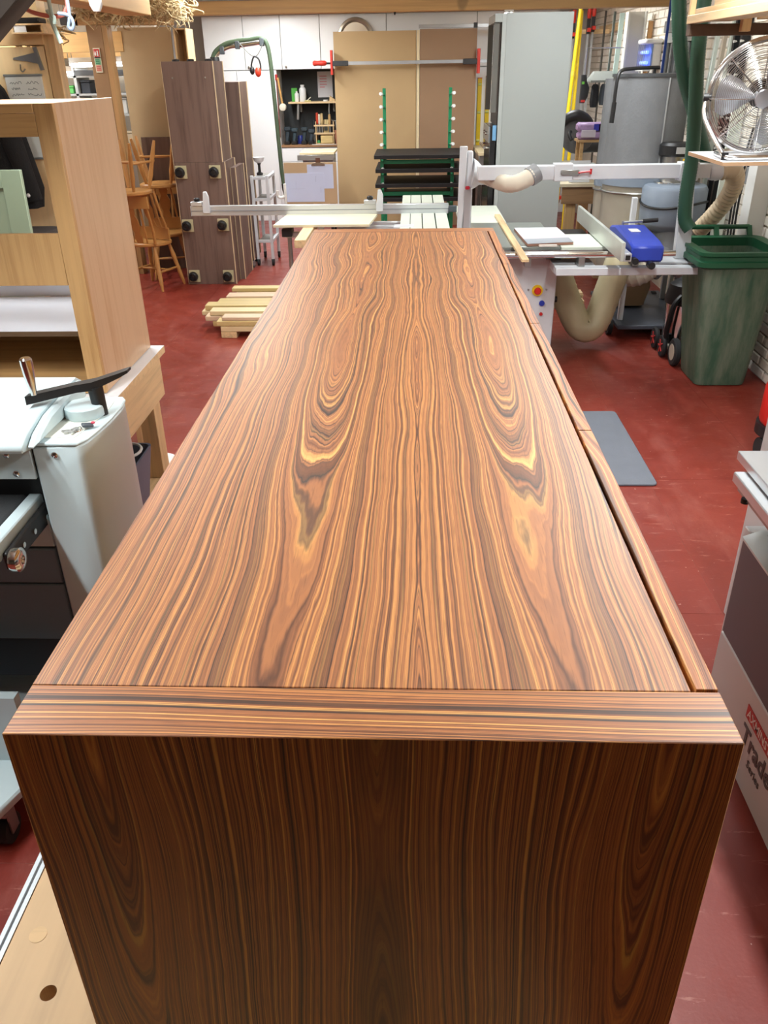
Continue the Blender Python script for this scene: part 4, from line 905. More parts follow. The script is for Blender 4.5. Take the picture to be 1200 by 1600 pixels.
solo('steel_rule', B().box(-1.45, -1.10, 12.5, 12.54, ZW, ZW+.006), M('rule_white', (224, 220, 210), .4), 'pale rule lying along the niche worktop edge', 'rule', (-1.28, 12.52, ZW))
solo('green_cap', B().lathe([(.025, 0), (.028, .02), (.02, .035), (0, .036)], (-1.37, 12.66, ZW+.0125), n=14), M('cap_green', (60, 150, 84), .5), 'small green cap inside the tool caddy', 'cap', (-1.37, 12.66, ZW+.0125))
cb_ = thing('hanging_cable', 'pale cable hanging from the niche shelf to the lamp', 'cable', (-1.2, 12.72, 1.53))
part('cable', B().tube([(-1.20, 12.70, 1.532), (-1.205, 12.70, 1.40), (-1.18, 12.72, 1.32), (-1.10, 12.76, 1.30)], .008, 6), M('cable_pale', (170, 168, 160), .5), cb_)
sq = thing('try_square', 'small steel tool hanging under the niche shelf', 'tool', (-1.64, 12.7, 1.3))
part('blade', B().obox((-1.645, 12.70, 1.43), (.03, .006, .2), (0, .08, 0)), STEEL, sq)
part('hook', B().cyl((-1.652, 12.70, 1.52), (-1.652, 12.70, 1.5325), .004, n=6), STEEL, sq)

# clock half hidden behind the sheet
ck_ = thing('wall_clock', 'round wall clock with silver rim half hidden behind the tan sheet', 'clock', (-.785, 12.4, 2.3))
CC = (-.787, 12.47, 2.305)
part('rim', B().lathe([(.185, -.012), (.235, -.012), (.245, .01), (.235, .035), (.21, .045), (.19, .03), (.185, .02)], CC, (0, -1, 0), 48), M('rim_silver', (196, 188, 172), .3, .7), ck_)
fc = part('face', B().cyl((CC[0], 12.475, CC[2]), (CC[0], 12.46, CC[2]), .186, n=40), M('clock_face', (226, 232, 232), .5, var=.01), ck_)
for h in range(12):
    a = PI/2-h*PI/6; txt = str(h or 12); m = face_negy(CC[0]+.128*math.cos(a), 12.459, CC[2]+.128*math.sin(a)-.02)
    text(txt, .058, M('numeral_grey', (70, 74, 76), .5), fc, 'numeral', m, .0004, 'CENTER')
part('hand', B().bar((CC[0], 12.455, CC[2]), (CC[0]+.08, 12.455, CC[2]-.03), .008, .003), BLK, ck_)
part('hand', B().bar((CC[0], 12.453, CC[2]), (CC[0]-.03, 12.453, CC[2]-.13), .006, .003), BLK, ck_)

# ================================================================ fibreboard sheets, clamps, rack, levels
MDF1 = M('mdf_tan', (182, 154, 112), .75, var=.04, scale=1.5); MDF2 = M('mdf_brown', (152, 122, 94), .75, var=.05, scale=1.5)
def lean(x0, x1, h, ybot, ytop, th=.022):
    a = math.atan2(ytop-ybot, h); m = Matrix.Translation((0, ybot, 0)) @ Matrix.Rotation(-a, 4, 'X')
    return B().box(x0, x1, 0, th, 0, h, .001, m)
sht1 = solo('fibreboard_sheet', lean(-1.055, .02, 2.375, 12.02, 12.10, .04), MDF1, 'tall tan fibreboard sheet standing left of the brown one', 'sheet', (-.52, 12.06, 0))
solo('fibreboard_sheet', lean(.065, .80, 2.385, 12.0, 12.08), MDF2, 'tall brown fibreboard sheet standing right of the tan one', 'sheet', (.43, 12.03, 0))
solo('pine_lath', lean(.024, .061, 2.375, 12.0, 12.075, .02), M('lath_cream', (226, 208, 168), .6), 'narrow cream lath standing between the two fibreboard sheets', 'lath', (.04, 12.03, 0))
CRED = M('clamp_red', (200, 50, 36), .4); CBLK = M('clamp_black', (44, 44, 46), .5); CBAR = M('clamp_bar', (178, 182, 186), .35, .7)
yc = 11.95
bc = thing('bar_clamp', 'long bar clamp with red jaws spanning the two fibreboard sheets', 'clamp', (-.1, yc, 2.0))
part('bar', B().box(-1.0, 1.12, yc-.01, yc+.01, 1.995, 2.035, .002), CBAR, bc)
part('sliding_jaw', B().box(-1.09, -1.062, yc-.02, yc+.1, 1.885, 2.165, .003), CRED, bc)
part('fixed_jaw', B().box(.803, .84, yc-.02, yc+.1, 1.875, 2.155, .003), CRED, bc)
part('head_sleeve', B().box(-1.061, -.86, yc-.022, yc+.02, 1.985, 2.045, .004), CBLK, bc)
part('tail_sleeve', B().box(.62, .80, yc-.022, yc+.02, 1.98, 2.045, .004), CBLK, bc)
part('spindle', B().cyl((-1.16, yc, 2.018), (-1.09, yc, 2.018), .012, n=10), CBLK, bc)
part('handle', B().lathe([(.016, 0), (.03, .02), (.032, .06), (.028, .12), (.034, .16), (.02, .18), (0, .182)], (-1.14, yc, 2.02), (-1, 0, 0), 14), CRED, bc)
sc2 = thing('straight_edge', 'grey metal straight edge resting on top of the brown sheet', 'straight edge', (.6, 12.08, 2.39))
part('bar', B().box(.05, 1.10, 12.06, 12.10, 2.392, 2.432, .002), CBAR, sc2)
part('stop', B().box(.75, .80, 12.055, 12.105, 2.387, 2.445, .002), CBLK, sc2)
hk = thing('ceiling_hook', 'small dark hook under the beam above the tan sheet', 'hook', (-.1, 9.0, 2.4))
part('hook', B().cyl((-.19, 8.97, 2.414), (-.19, 8.97, 2.39), .012, .004, n=8), BLK, hk)
# green drying rack with black trays
dr_ = thing('drying_rack', 'green metal drying rack with white-tipped arms before the sheets', 'rack', (.03, 11, 0))
RG = M('rack_green', (22, 128, 84), .45, var=.04)
for s_, x in ((-1, -.375), (1, .44)):
    part('upright', B().box(x-.02, x+.02, 11.2, 11.24, .05, 1.735, .002), RG, dr_)
    part('upright', B().box(x-.02+s_*.01, x+.02+s_*.01, 10.42, 10.46, .05, 1.04, .002), RG, dr_)
    part('foot', B().box(x-.025, x+.025, 10.3, 11.3, .06, .10, .002), RG, dr_)
    for z in (1.66, 1.52, 1.38, 1.24, 1.10):
        a = part('arm', B().cyl((x, 11.2, z), (x+s_*.03, 10.98, z+.02), .010, n=8), RG, dr_)
        part('arm_tip', B().cyl((x+s_*.024, 11.02, z+.016), (x+s_*.036, 10.95, z+.022), .019, n=10), M('tip_white', (226, 228, 226), .5), a)
    for k in range(3): part('arm_tip', B().cyl((x, 10.40, .90-.17*k), (x-.001, 10.36, .90-.17*k), .02, n=10), M('tip_white', (226, 228, 226), .5), dr_)
    for y in (10.35, 11.25): part('caster', B().cyl((x-.015, y, .03), (x+.015, y, .03), .03, n=14), RUB, dr_)
for z in (.955, .60): part('cross_bar', B().box(-.365, .43, 10.40, 10.42, z, z+.045, .002), RG, dr_)
BLKP = M('tray_black', (13, 13, 15), .6, var=.1)
for i, (x0, x1, z, c) in enumerate(((-.475, .57, 1.015, 0), (-.46, .56, .865, 0), (-.465, .575, .70, 1), (-.45, .56, .545, 0))):
    solo('panel_tray', B().box(x0, x1, 10.3, 11.19, z, z+.042, .002), [BLKP, M('tray_edge_pale', (176, 178, 184), .4)][0], ['topmost black panel on the green drying rack', 'second black panel from the top of the green drying rack', 'third black panel from the top of the green drying rack', 'lowest black panel on the green drying rack'][i], 'panel', ((x0+x1)/2, 10.75, z), 'black panels on the drying rack')
for z in (1.0137, .8637, .6987, .5437):
    for x in (-.375, .44): part('arm', B().box(x-.012, x+.012, 10.3, 11.2, z-.02, z, .002), RG, dr_)
# spirit levels on the cupboard
for i, (x, z0, z1, lab) in enumerate(((.885, .9855, 1.81, 'shorter yellow spirit level hung left of the other'), (.995, .9855, 1.825, 'longer yellow spirit level beside the grey cabinet'))):
    t = thing('spirit_level', lab, 'level', (x, 12.47, z0), group='yellow spirit levels')
    part('beam', B().box(x-.028, x+.028, 12.465, 12.4995, z0, z1, .003), M('level_yellow', (232, 200, 40), .4), t)
    for z in (z0+.06, (z0+z1)/2, z1-.07): part('vial', B().cyl((x-.02, 12.464, z), (x+.02, 12.464, z), .016, n=10), M('vial_lime', (206, 214, 120), .3), t)
    part('end_cap', B().box(x-.03, x+.03, 12.462, 12.499, z1, z1+.012), M('cap_orange', (214, 110, 50), .5), t)
bnch = thing('planer_table', 'small bench planer with pale top behind the saw guard', 'machine', (.85, 11.6, 0))
part('top', B().box(.815, 1.04, 11.3, 12.497, .95, .985, .002), M('planer_top_pale', (222, 206, 168), .5), bnch)
part('body', B().box(.825, 1.0, 11.34, 12.45, .82, .948, .004), STEEL, bnch)
for x in (.85, .98):
    for y in (11.38, 12.4): part('leg', B().box(x-.02, x+.02, y-.02, y+.02, 0, .82), M('leg_dark', (66, 60, 54), .6), bnch)
# bench machine and clipboard board before the niche
mb = thing('router_table', 'pale-topped bench machine behind the clipboard', 'machine', (-1.2, 11.1, 0))
part('top', B().box(-1.43, -1.0, 10.95, 11.45, 1.02, 1.045, .002), M('birch_top', (222, 206, 166), .5), mb)
part('rail', B().box(-1.46, -1.0, 10.93, 10.97, .955, 1.015, .002), STEEL, mb)
part('body', B().box(-1.40, -1.02, 10.98, 11.4, .5, 1.0, .004), M('machine_mid', (150, 154, 158), .5), mb)
for x in (-1.36, -1.06):
    for y in (11.02, 11.36): part('leg', B().box(x-.02, x+.02, y-.02, y+.02, 0, .5), BLK, mb)
cl = thing('drawing_board', 'cardboard drawing board with pale blue papers under a big clip', 'board', (-1.14, 9.5, 0))
part('backing', B().box(-1.425, -.85, 9.5, 9.512, .64, 1.066, .001), M('card_tan', (196, 168, 132), .8, var=.03), cl)
PAP = M('paper_blue', (206, 216, 242), .7, var=.015)
part('drawing', B().box(-1.42, -.99, 9.494, 9.497, .665, .96), PAP, cl, False)
part('drawing', B().box(-1.17, -.885, 9.497, 9.5, .80, 1.045), PAP, cl, False)
part('drawing_line', B().box(-1.03, -1.028, 9.4925, 9.494, .76, .82).box(-1.08, -1.078, 9.4925, 9.494, .87, .93).box(-1.38, -1.2, 9.4925, 9.494, .80, .801).box(-1.3, -1.299, 9.4925, 9.494, .80, .88), M('pencil', (150, 158, 186), .7), cl, False)
gc = part('clip_jaw', B().prism([(-1.12, 1.035), (-.97, 1.035), (-.975, 1.055), (-1.02, 1.065), (-1.07, 1.065), (-1.115, 1.055)], 'Y', 9.482, 9.516, .002), M('clip_bronze', (142, 124, 108), .35, .6), cl)
part('clip_handle', B().bar((-1.045, 9.488, 1.06), (-1.045, 9.47, 1.115), .05, .004), M('clip_bronze', (142, 124, 108), .35, .6), gc)
part('stand_post', B().box(-1.08, -1.02, 9.53, 9.57, .03, .9), STEEL, cl)
part('stand_foot', B().box(-1.10, -1.0, 9.4, 9.8, 0, .03), STEEL, cl)
part('stand_plate', B().box(-1.2, -.9, 9.513, 9.53, .66, .95), STEEL, cl)
hb = solo('hook_bracket', B().tube([(-1.505, 9.46, .79), (-1.50, 9.46, .73), (-1.46, 9.46, .715), (-1.43, 9.46, .73)], .016, 8, 6).box(-1.435, -1.405, 9.45, 9.475, .63, .86, .006), M('bracket_white', (236, 238, 232), .35), 'white curved hook bracket at the left edge of the drawing board', 'bracket', (-1.44, 9.46, .63))

# ================================================================ TALL GREY OVEN HOUSING
gt = thing('tall_cabinet', 'tall pale grey oven cabinet behind the table saw', 'cabinet', (1.0, 8.1, 0))
GRY = M('cabinet_grey', (156, 161, 158), .4, var=.012, scale=1.2)
Yg = 7.8
part('side_panel', B().box(.755, 1.30, Yg, Yg+.02, 0, 2.335, .001), GRY, gt)
part('front_stile', B().box(.72, .754, Yg, Yg+.02, 0, 2.33, .001), M('cabinet_grey_trim', (166, 171, 168), .45), gt)
part('far_panel', B().box(.72, 1.30, 8.44, 8.46, 0, 2.335), GRY, gt)
part('back_panel', B().box(1.28, 1.30, Yg+.021, 8.439, 0, 2.335), GRY, gt)
part('top_rail', B().box(.66, .72, Yg+.0, 8.46, 2.27, 2.33), GRY, gt)
part('top_board', B().box(.72, 1.279, Yg+.021, 8.439, 2.31, 2.33), GRY, gt)
part('void_shade', B().box(.71, .72, Yg+.021, 8.439, 1.5, 2.3), M('void_shade_dark', (48, 40, 34), .7), gt)  # dark sheet closing the opening, coloured as the shade inside
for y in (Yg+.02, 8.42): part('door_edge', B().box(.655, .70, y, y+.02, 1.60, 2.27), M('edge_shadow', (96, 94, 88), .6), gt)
ov = part('oven', B().box(.66, .712, Yg+.03, 8.43, .75, 1.49, .004), M('oven_black', (34, 32, 32), .2), gt)
part('oven_panel', B().box(.648, .66, Yg+.03, 8.43, 1.36, 1.49, .002), M('oven_steel', (150, 156, 160), .3, .7), ov)
part('oven_handle', B().cyl((.62, Yg+.08, 1.32), (.62, 8.38, 1.32), .012, n=10), CHROME, ov)
for y in (Yg+.09, 8.36): part('handle_post', B().cyl((.66, y, 1.32), (.62, y, 1.32), .009, n=8), CHROME, ov)
part('film', B().box(.68, .712, Yg+.021, Yg+.029, 1.38, 1.50), M('film_blue', (110, 160, 200), .4), ov)
part('lower_front', B().box(.70, .72, Yg+.021, 8.439, .1, .74), M('front_dark', (70, 66, 60), .6), gt)
for y in (8.0, 8.2): part('knob', B().cyl((.648, y, 1.43), (.63, y, 1.43), .016, n=14), CHROME, ov)

# ================================================================ WALNUT DRAWER UNITS, stacked, with castors on their backs
WAL = WOOD('walnut_board', (112, 90, 80), 'Z', rough=.5, contrast=.16, freq=20, dark=(84, 64, 56))
RAW = M('raw_edge', (206, 184, 148), .7)
def walnut(name, x0, x1, y0, y1, z0, z1, label, feet, edge=True):
    t = thing(name, label, 'cabinet', ((x0+x1)/2, (y0+y1)/2, z0), group='walnut units standing by the chairs')
    part('back_board', B().box(x0, x1, y0, y0+.018, z0, z1, .001), WAL, t)
    for x in (x0, x1-.018): part('side', B().box(x, x+.018, y0+.019, y1, z0, z1), WAL, t)
    part('top', B().box(x0+.019, x1-.019, y0+.019, y1, z1-.018, z1), WAL, t)
    part('bottom', B().box(x0+.019, x1-.019, y0+.019, y1, z0, z0+.018), WAL, t)
    part('middle', B().box(x0+.019, x1-.019, y0+.019, y1-.02, (z0+z1)/2-.009, (z0+z1)/2+.009), WAL, t)
    if edge:
        part('edge_band', B().box(x1, x1+.006, y0-.002, y0+.02, z0, z1), RAW, t)
        part('edge_band', B().box(x0-.004, x0, y0-.002, y0+.01, z0, z1), RAW, t)
        part('edge_band', B().box(x1, x1+.006, y1-.02, y1, z0, z1), RAW, t)
    for x, z in feet:
        p = part('mounting_pad', B().box(x-.055, x+.055, y0-.012, y0, z-.06, z+.06, .002), M('pad_birch', (188, 178, 140), .7), t)
        part('castor', B().lathe([(.046, .01), (.05, .025), (.045, .05), (.03, .055), (.025, .04), (.012, .04), (0, .045)], (x-.008, y0-.008, z), (0, -1, 0), 20), M('castor_black', (22, 23, 26), .35), p)
    return t
feet = [(-2.285, 1.085), (-1.95, 1.085), (-2.285, .585), (-1.925, .59), (-2.28, .085), (-1.925, .082)]
walnut('drawer_unit', -2.35, -1.852, 8.5, 9.0, 0, 1.172, 'lower walnut unit with six black castors on its back', feet)
uu = walnut('drawer_unit', -2.35, -1.872, 8.5, 8.95, 1.1735, 2.035, 'upper walnut unit stacked on the one with castors', [])
for x in (-2.24, -2.10, -1.93): part('castor', B().lathe([(.035, 0), (.035, .014), (.02, .02)], (x, 8.62, 2.035), n=14), M('castor_black', (22, 23, 26), .35), uu)
for x in (-2.26, -1.95): part('screw', B().cyl((x, 8.5, 1.90), (x, 8.497, 1.90), .008, n=8), STEEL, uu)
walnut('drawer_unit', -2.02, -1.79, 9.25, 9.7, .997, 1.852, 'narrow upper walnut unit behind the stacked pair', [])
walnut('drawer_unit', -2.02, -1.79, 9.25, 9.7, .09, .9955, 'narrow lower walnut unit standing on black feet', [])
nt = walnut('drawer_unit', -1.845, -1.80, 8.72, 9.18, 0, 1.10, 'thin walnut carcass leaning between the two stacks', [], True)
for x in (-1.98, -1.83):
    for y in (9.3, 9.65): solo('adjustable_foot', B().lathe([(.03, 0), (.032, .008), (.014, .02), (.014, .07), (.03, .075), (.03, .089)], (x, y, 0), n=14), BLK, {(-1.98, 9.3): 'black adjustable foot front left under the narrow walnut unit', (-1.83, 9.3): 'black adjustable foot front right under the narrow walnut unit', (-1.98, 9.65): 'black adjustable foot rear left under the narrow walnut unit', (-1.83, 9.65): 'black adjustable foot rear right under the narrow walnut unit'}[(x, y)], 'foot', (x, y, 0))
# grey trolley beside them
tl = thing('steel_trolley', 'white steel frame trolley with shelves beside the walnut units', 'trolley', (-1.68, 9.6, 0))
for x in (-1.765, -1.60):
    for y in (9.40, 9.85): part('post', B().box(x-.016, x+.016, y-.016, y+.016, .07, .95, .002), SAWW, tl)
for z in (.94, .72, .28): 
    part('side_rail', B().box(-1.616, -1.584, 9.417, 9.833, z-.03, z, .002), SAWW, tl)
    part('front_rail', B().box(-1.748, -1.617, 9.385, 9.415, z-.03, z, .002), SAWW, tl)
    part('shelf', B().box(-1.748, -1.617, 9.417, 9.833, z-.025, z-.01), M('shelf_grey', (120, 116, 110), .6), tl)
for x in (-1.765, -1.60):
    for y in (9.40, 9.85): part('castor', B().cyl((x-.012, y, .035), (x+.012, y, .035), .035, n=14).box(x-.016, x+.016, y-.016, y+.016, .05, .07), RUB, tl)
dd = thing('mixing_tool', 'white bowl-topped black tool standing on the steel trolley', 'tool', (-1.70, 9.55, .941))
part('grip', B().lathe([(.035, 0), (.035, .02), (.016, .03), (.014, .10), (.022, .12)], (-1.70, 9.55, .941), n=14), BLK, dd)
part('bowl', B().lathe([(.02, .12), (.05, .14), (.065, .18), (.06, .18), (.045, .145), (0, .14)], (-1.70, 9.55, .941), n=20), M('bowl_white', (222, 224, 224), .4), dd)

# boom arm with green hose and ear defenders
ba = thing('extraction_boom', 'grey boom arm carrying a long green hose before the cupboards', 'boom', (-2.27, 10.5, 0))
part('post', B().cyl((-2.30, 10.5, 0), (-2.30, 10.5, 2.07), .035, n=14), STEEL, ba)
part('swivel', B().lathe([(.05, 0), (.05, .03), (.03, .05), (.03, .10), (.055, .12), (.05, .16)], (-2.26, 10.42, 1.93), n=16), BLK, ba)
part('boom', B().tube([(-2.28, 10.48, 2.05), (-2.22, 10.48, 2.13), (-2.10, 10.48, 2.185), (-1.95, 10.48, 2.20), (-1.72, 10.48, 2.225)], .02, 10), CHROME, ba)
for x, z in ((-2.18, 2.15), (-2.0, 2.20), (-1.72, 2.225)): part('clip', B().box(x-.025, x+.025, 10.45, 10.51, z-.035, z+.045, .006), M('clip_grey', (70, 76, 80), .5), ba)
part('hose', ribbed([(-2.31, 10.48, 2.04), (-2.26, 10.48, 2.14), (-2.14, 10.48, 2.215), (-2.0, 10.48, 2.245), (-1.85, 10.48, 2.26), (-1.74, 10.48, 2.272), (-1.67, 10.48, 2.22), (-1.64, 10.48, 2.05), (-1.625, 10.48, 1.7), (-1.612, 10.48, 1.3), (-1.60, 10.48, .95), (-1.585, 10.48, .72)], .024, .02, .02, 10), M('hose_sage', (70, 86, 64), .6), ba)
part('nozzle', B().lathe([(.028, 0), (.03, .06), (.02, .14)], (-1.585, 10.48, .74), (.1, 0, -1), 12), BLK, ba)
em = thing('ear_defenders', 'red-cupped ear defenders hanging from the boom by a cord', 'ear defenders', (-1.8, 10.42, 1.95))
part('cord', B().tube([(-1.98, 10.43, 2.235), (-1.88, 10.43, 2.13), (-1.80, 10.42, 2.085), (-1.745, 10.43, 2.14), (-1.70, 10.43, 2.215)], .005, 6, 2), M('cord_grey', (110, 110, 106), .6), em)
part('headband', B().tube([(-1.845, 10.42, 1.94), (-1.85, 10.42, 2.0), (-1.82, 10.42, 2.08), (-1.79, 10.42, 2.085), (-1.76, 10.42, 2.06), (-1.745, 10.42, 2.0), (-1.75, 10.42, 1.95)], .009, 8, 4), BLK, em)
part('cup', B().ball((-1.775, 10.40, 1.935), .045, (.8, .75, 1.15)), M('cup_red', (206, 62, 40), .4), em)
part('cup', B().ball((-1.845, 10.42, 1.95), .04, (.7, .8, 1.1)), BLK, em)

# ================================================================ PINE CHAIRS, two on the floor, two upside down on top
CHW = M('chair_pine', (178, 126, 68), .4, var=.08, scale=9)
def make_chair(label):
    t = thing('dining_chair', label, 'chair', (0, 0, 0), local=True, group='turned pine dining chairs')
    seat = [(.205*math.cos(a)*(1.0 if math.sin(a) < 0 else .95), .20*math.sin(a)) for a in [k*2*PI/24 for k in range(24)]]
    part('seat', B().prism(seat, 'Z', .425, .46, .008), CHW, t)
    leg = [(.012, 0), (.017, .06), (.022, .14), (.019, .15), (.024, .17), (.019, .19), (.021, .26), (.024, .3), (.018, .36), (.014, .425)]
    for sx in (-1, 1):
        for sy in (-1, 1):
            top = Vector((sx*.12, sy*.12, .425)); bot = Vector((sx*.20, sy*.19, 0)); d = top-bot; k = d.length/.425
            part('leg', B().lathe([(r, h*k) for r, h in leg], bot, d, 12), CHW, t)
        part('stretcher', B().tube([(sx*.165, -.158, .18), (sx*.165, 0, .18), (sx*.165, .158, .18)], .011, 8, 3, rr=[.009, .014, .009]), CHW, t)
    part('stretcher', B().tube([(-.165, 0, .18), (0, 0, .18), (.165, 0, .18)], .011, 8, 3, rr=[.009, .014, .009]), CHW, t)
    crest = []
    for k in range(9):
        x = -.2+.4*k/8; y = .225+.03*(1-(x/.2)**2); h = .865 if abs(x) > .15 else .875
        crest.append([(x, y-.01, .80), (x, y+.012, .80), (x, y+.016, h+.045), (x, y-.006, h+.045)])
    part('crest_rail', B().loft(crest), CHW, t)
    for x in (-.175, .175): part('back_post', B().tube([(x*.85, .135, .455), (x*.95, .17, .62), (x, .23, .81)], .013, 10, 4, rr=[.016, .012, .014]), CHW, t)
    for x in (-.105, .105): part('spindle', B().tube([(x*.75, .16, .455), (x*.87, .2, .62), (x, .245, .81)], .009, 8, 4, rr=[.008, .013, .008]), CHW, t)
    sp = [(-.03, .455), (.03, .455), (.045, .52), (.03, .57), (.055, .63), (.05, .70), (.03, .74), (.045, .81), (-.045, .81), (-.03, .74), (-.05, .70), (-.055, .63), (-.03, .57), (-.045, .52)]
    m = Matrix.Translation((0, .168, .455)) @ Matrix.Rotation(math.radians(-14), 4, 'X') @ Matrix.Translation((0, 0, -.455))
    part('splat', B().prism(sp, 'Y', -.006, .006, 0, m), CHW, t)
    return t
ch0 = make_chair('pine dining chair standing on the floor nearest the walnut units')
ch0.location = (-2.66, 8.42, 0); ch0.rotation_euler = (0, 0, math.radians(160))
# upside down: crest rail down on the seat of the chair below
dup(ch0, (-2.72, 8.23, 1.385), rot=(PI, 0, math.radians(-200)), label='upside-down pine chair on the nearer floor chair, next to the oak cabinet')
dup(ch0, (-2.63, 8.95, 0), rz=math.radians(20), label='pine dining chair standing on the floor furthest back')
dup(ch0, (-2.60, 8.80, 1.385), rot=(PI, 0, math.radians(-170)), label='upside-down pine chair on the rear floor chair, next to the walnut unit')

# boards leaning behind the chairs
solo('plywood_sheet', lean(-3.02, -2.475, 2.352, 9.42, 9.46, .018), M('ply_grey_tan', (178, 152, 114), .7, var=.06, scale=1.6), 'tall tan plywood sheet leaning behind the pine chairs', 'sheet', (-2.7, 9.38, 0))
solo('walnut_board', lean(-2.9, -2.5, 1.35, 9.29, 9.34, .018), WAL, 'dark walnut board standing behind the pine chair legs', 'board', (-2.7, 9.2, 0))
ob = thing('open_box', 'tall narrow open plywood box standing behind the upper walnut unit', 'box', (-2.37, 9.5, 0))
for x in (-2.435, -2.318): part('side', B().box(x, x+.012, 9.40, 9.7, 0, 2.335), PINE_Z, ob)
part('back', B().box(-2.422, -2.319, 9.69, 9.7, 0, 2.335), M('box_inside', (214, 176, 122), .6), ob)
part('top', B().box(-2.422, -2.319, 9.40, 9.689, 2.323, 2.335), PINE, ob)

# ================================================================ TIMBER STACK ON THE FLOOR
k = 0
TIM = [WOOD('stack_pine_a', (222, 202, 158), 'X', contrast=.08), WOOD('stack_pine_b', (206, 184, 128), 'X', contrast=.1), WOOD('stack_pine_c', (214, 188, 158), 'X', contrast=.08)]
names = []
for x in (-1.5,): solo('timber_bearer', B().box(-1.60, -1.47, 6.56, 7.8, 0, .05, .003), PINE_Y, 'short pine bearer under the front of the floor timber stack', 'timber', (-1.53, 7.2, 0), 'bearers under the timber stack')
solo('timber_bearer', B().box(-.85, -.73, 6.56, 7.8, 0, .05, .003), PINE_Y, 'hidden pine bearer under the middle of the floor timber stack', 'timber', (-.74, 7.2, 0), 'bearers under the timber stack')
rows = [(6.56, 6.70, .052, .045, -1.60), (6.56, 6.69, .098, .042, -1.63), (6.57, 6.69, .141, .030, -1.585), (6.72, 6.86, .052, .045, -1.70), (6.72, 6.85, .098, .042, -1.76), (6.73, 6.86, .141, .04, -1.72),
        (6.9, 7.05, .052, .045, -1.76), (6.9, 7.04, .098, .04, -1.83), (6.91, 7.04, .139, .045, -1.80), (7.1, 7.26, .052, .06, -1.75), (7.1, 7.25, .113, .05, -1.74), (7.3, 7.5, .052, .05, -1.72), (7.31, 7.46, .103, .06, -1.70), (7.55, 7.75, .052, .05, -1.68), (7.56, 7.7, .103, .035, -1.66), (7.57, 7.68, .139, .035, -1.70)]
rank = ['front', 'second', 'third', 'fourth', 'fifth', 'rearmost']; lev = ['bottom', 'middle', 'top']
ri = -1; last = None; li = 0
for (y0, y1, z, h, x0) in rows:
    if z == .052: ri += 1; li = 0
    else: li += 1
    solo('timber_length', B().box(x0, -.6+random.uniform(-.1, .1), y0, y1, z, z+h-.001, .004), TIM[(ri+li) % 3], '%s pale board in the %s row of the floor timber stack' % (lev[li], rank[ri]), 'timber', (-.7, (y0+y1)/2, z), 'boards of the floor timber stack')

# ================================================================ LEFT SIDE: partition, post, fire sign, opening to the next bay
PLYW = WOOD('partition_ply', (242, 214, 164), 'Z', contrast=.08, freq=10, knots=True)
wp = struct('wall_partition', B().box(-3.6, -2.11, 5.24, 5.34, 0, 2.088), PLYW)
part('upper_sheet', B().box(-3.6, -2.10, 5.22, 5.34, 2.096, ZC), WOOD('partition_ply2', (220, 188, 138), 'Z', contrast=.06, freq=8), wp)
part('stud', B().box(-2.105, -2.04, 5.24, 5.34, 0, 2.17, .003), PINE_Z, wp)
wbd = thing('whiteboard', 'small whiteboard with handwritten notes on the plywood partition', 'whiteboard', (-2.25, 5.22, 1.5))
part('board', B().box(-2.365, -2.15, 5.225, 5.239, 1.51, 1.94, .002), M('board_white', (224, 232, 230), .3, var=.01), wbd)
for r in ((-2.369, -2.146, 1.94, 1.952), (-2.369, -2.146, 1.50, 1.51)): part('frame', B().box(r[0], r[1], 5.218, 5.239, r[2], r[3], .002), M('frame_grey', (150, 160, 164), .4, .5), wbd)
INK = M('marker_ink', (80, 100, 106), .6)
for j in range(4):
    for x, w_ in ((-2.342, .07), (-2.245, .075)):   # illegible handwriting: thin marker squiggles
        x += .006*(j % 2); w_ *= (1, .7, 1.05, .5)[j]; z = 1.908-.031*j
        part('handwriting', B().tube([(x+w_*q/14, 5.2245, z+random.uniform(-.007, .008)) for q in range(15)], .0011, 4, 2), INK, wbd)
hs = thing('shelf_bracket', 'steel shelf bracket blade hung on the partition above the whiteboard', 'bracket', (-2.2, 5.22, 2.0))
part('blade', B().prism([(-2.295, 2.025), (-2.292, 2.034), (-2.155, 2.06), (-2.145, 2.0), (-2.2, 2.012)], 'Y', 5.228, 5.2395), M('zinc', (150, 158, 164), .35, .6), hs)
part('arm', B().bar((-2.158, 5.229, 2.085), (-2.136, 5.229, 1.97), .018, .018), M('zinc', (150, 158, 164), .35, .6), hs)
solo('coat_hook', B().tube([(-2.262, 5.236, 2.0), (-2.258, 5.22, 1.972), (-2.24, 5.205, 1.965), (-2.226, 5.205, 1.978)], .004, 6, 4), STEEL, 'small steel coat hook on the partition above the whiteboard', 'hook', (-2.25, 5.22, 1.97))
bx = thing('router_box', 'white-faced wooden box with black router on the partition top', 'box', (-2.1, 5.1, 2.14))
part('box', B().box(-2.20, -2.02, 5.06, 5.218, 2.145, 2.152).box(-2.20, -2.02, 5.06, 5.218, 2.185, 2.193).box(-2.20, -2.19, 5.06, 5.218, 2.152, 2.185).box(-2.03, -2.02, 5.06, 5.218, 2.152, 2.185), PINE, bx)
part('white_face', B().box(-2.185, -2.12, 5.07, 5.075, 2.152, 2.185), M('face_white', (228, 228, 226), .5), bx)
part('router', B().box(-2.19, -2.05, 5.09, 5.2, 2.194, 2.222, .006), BLK, bx)
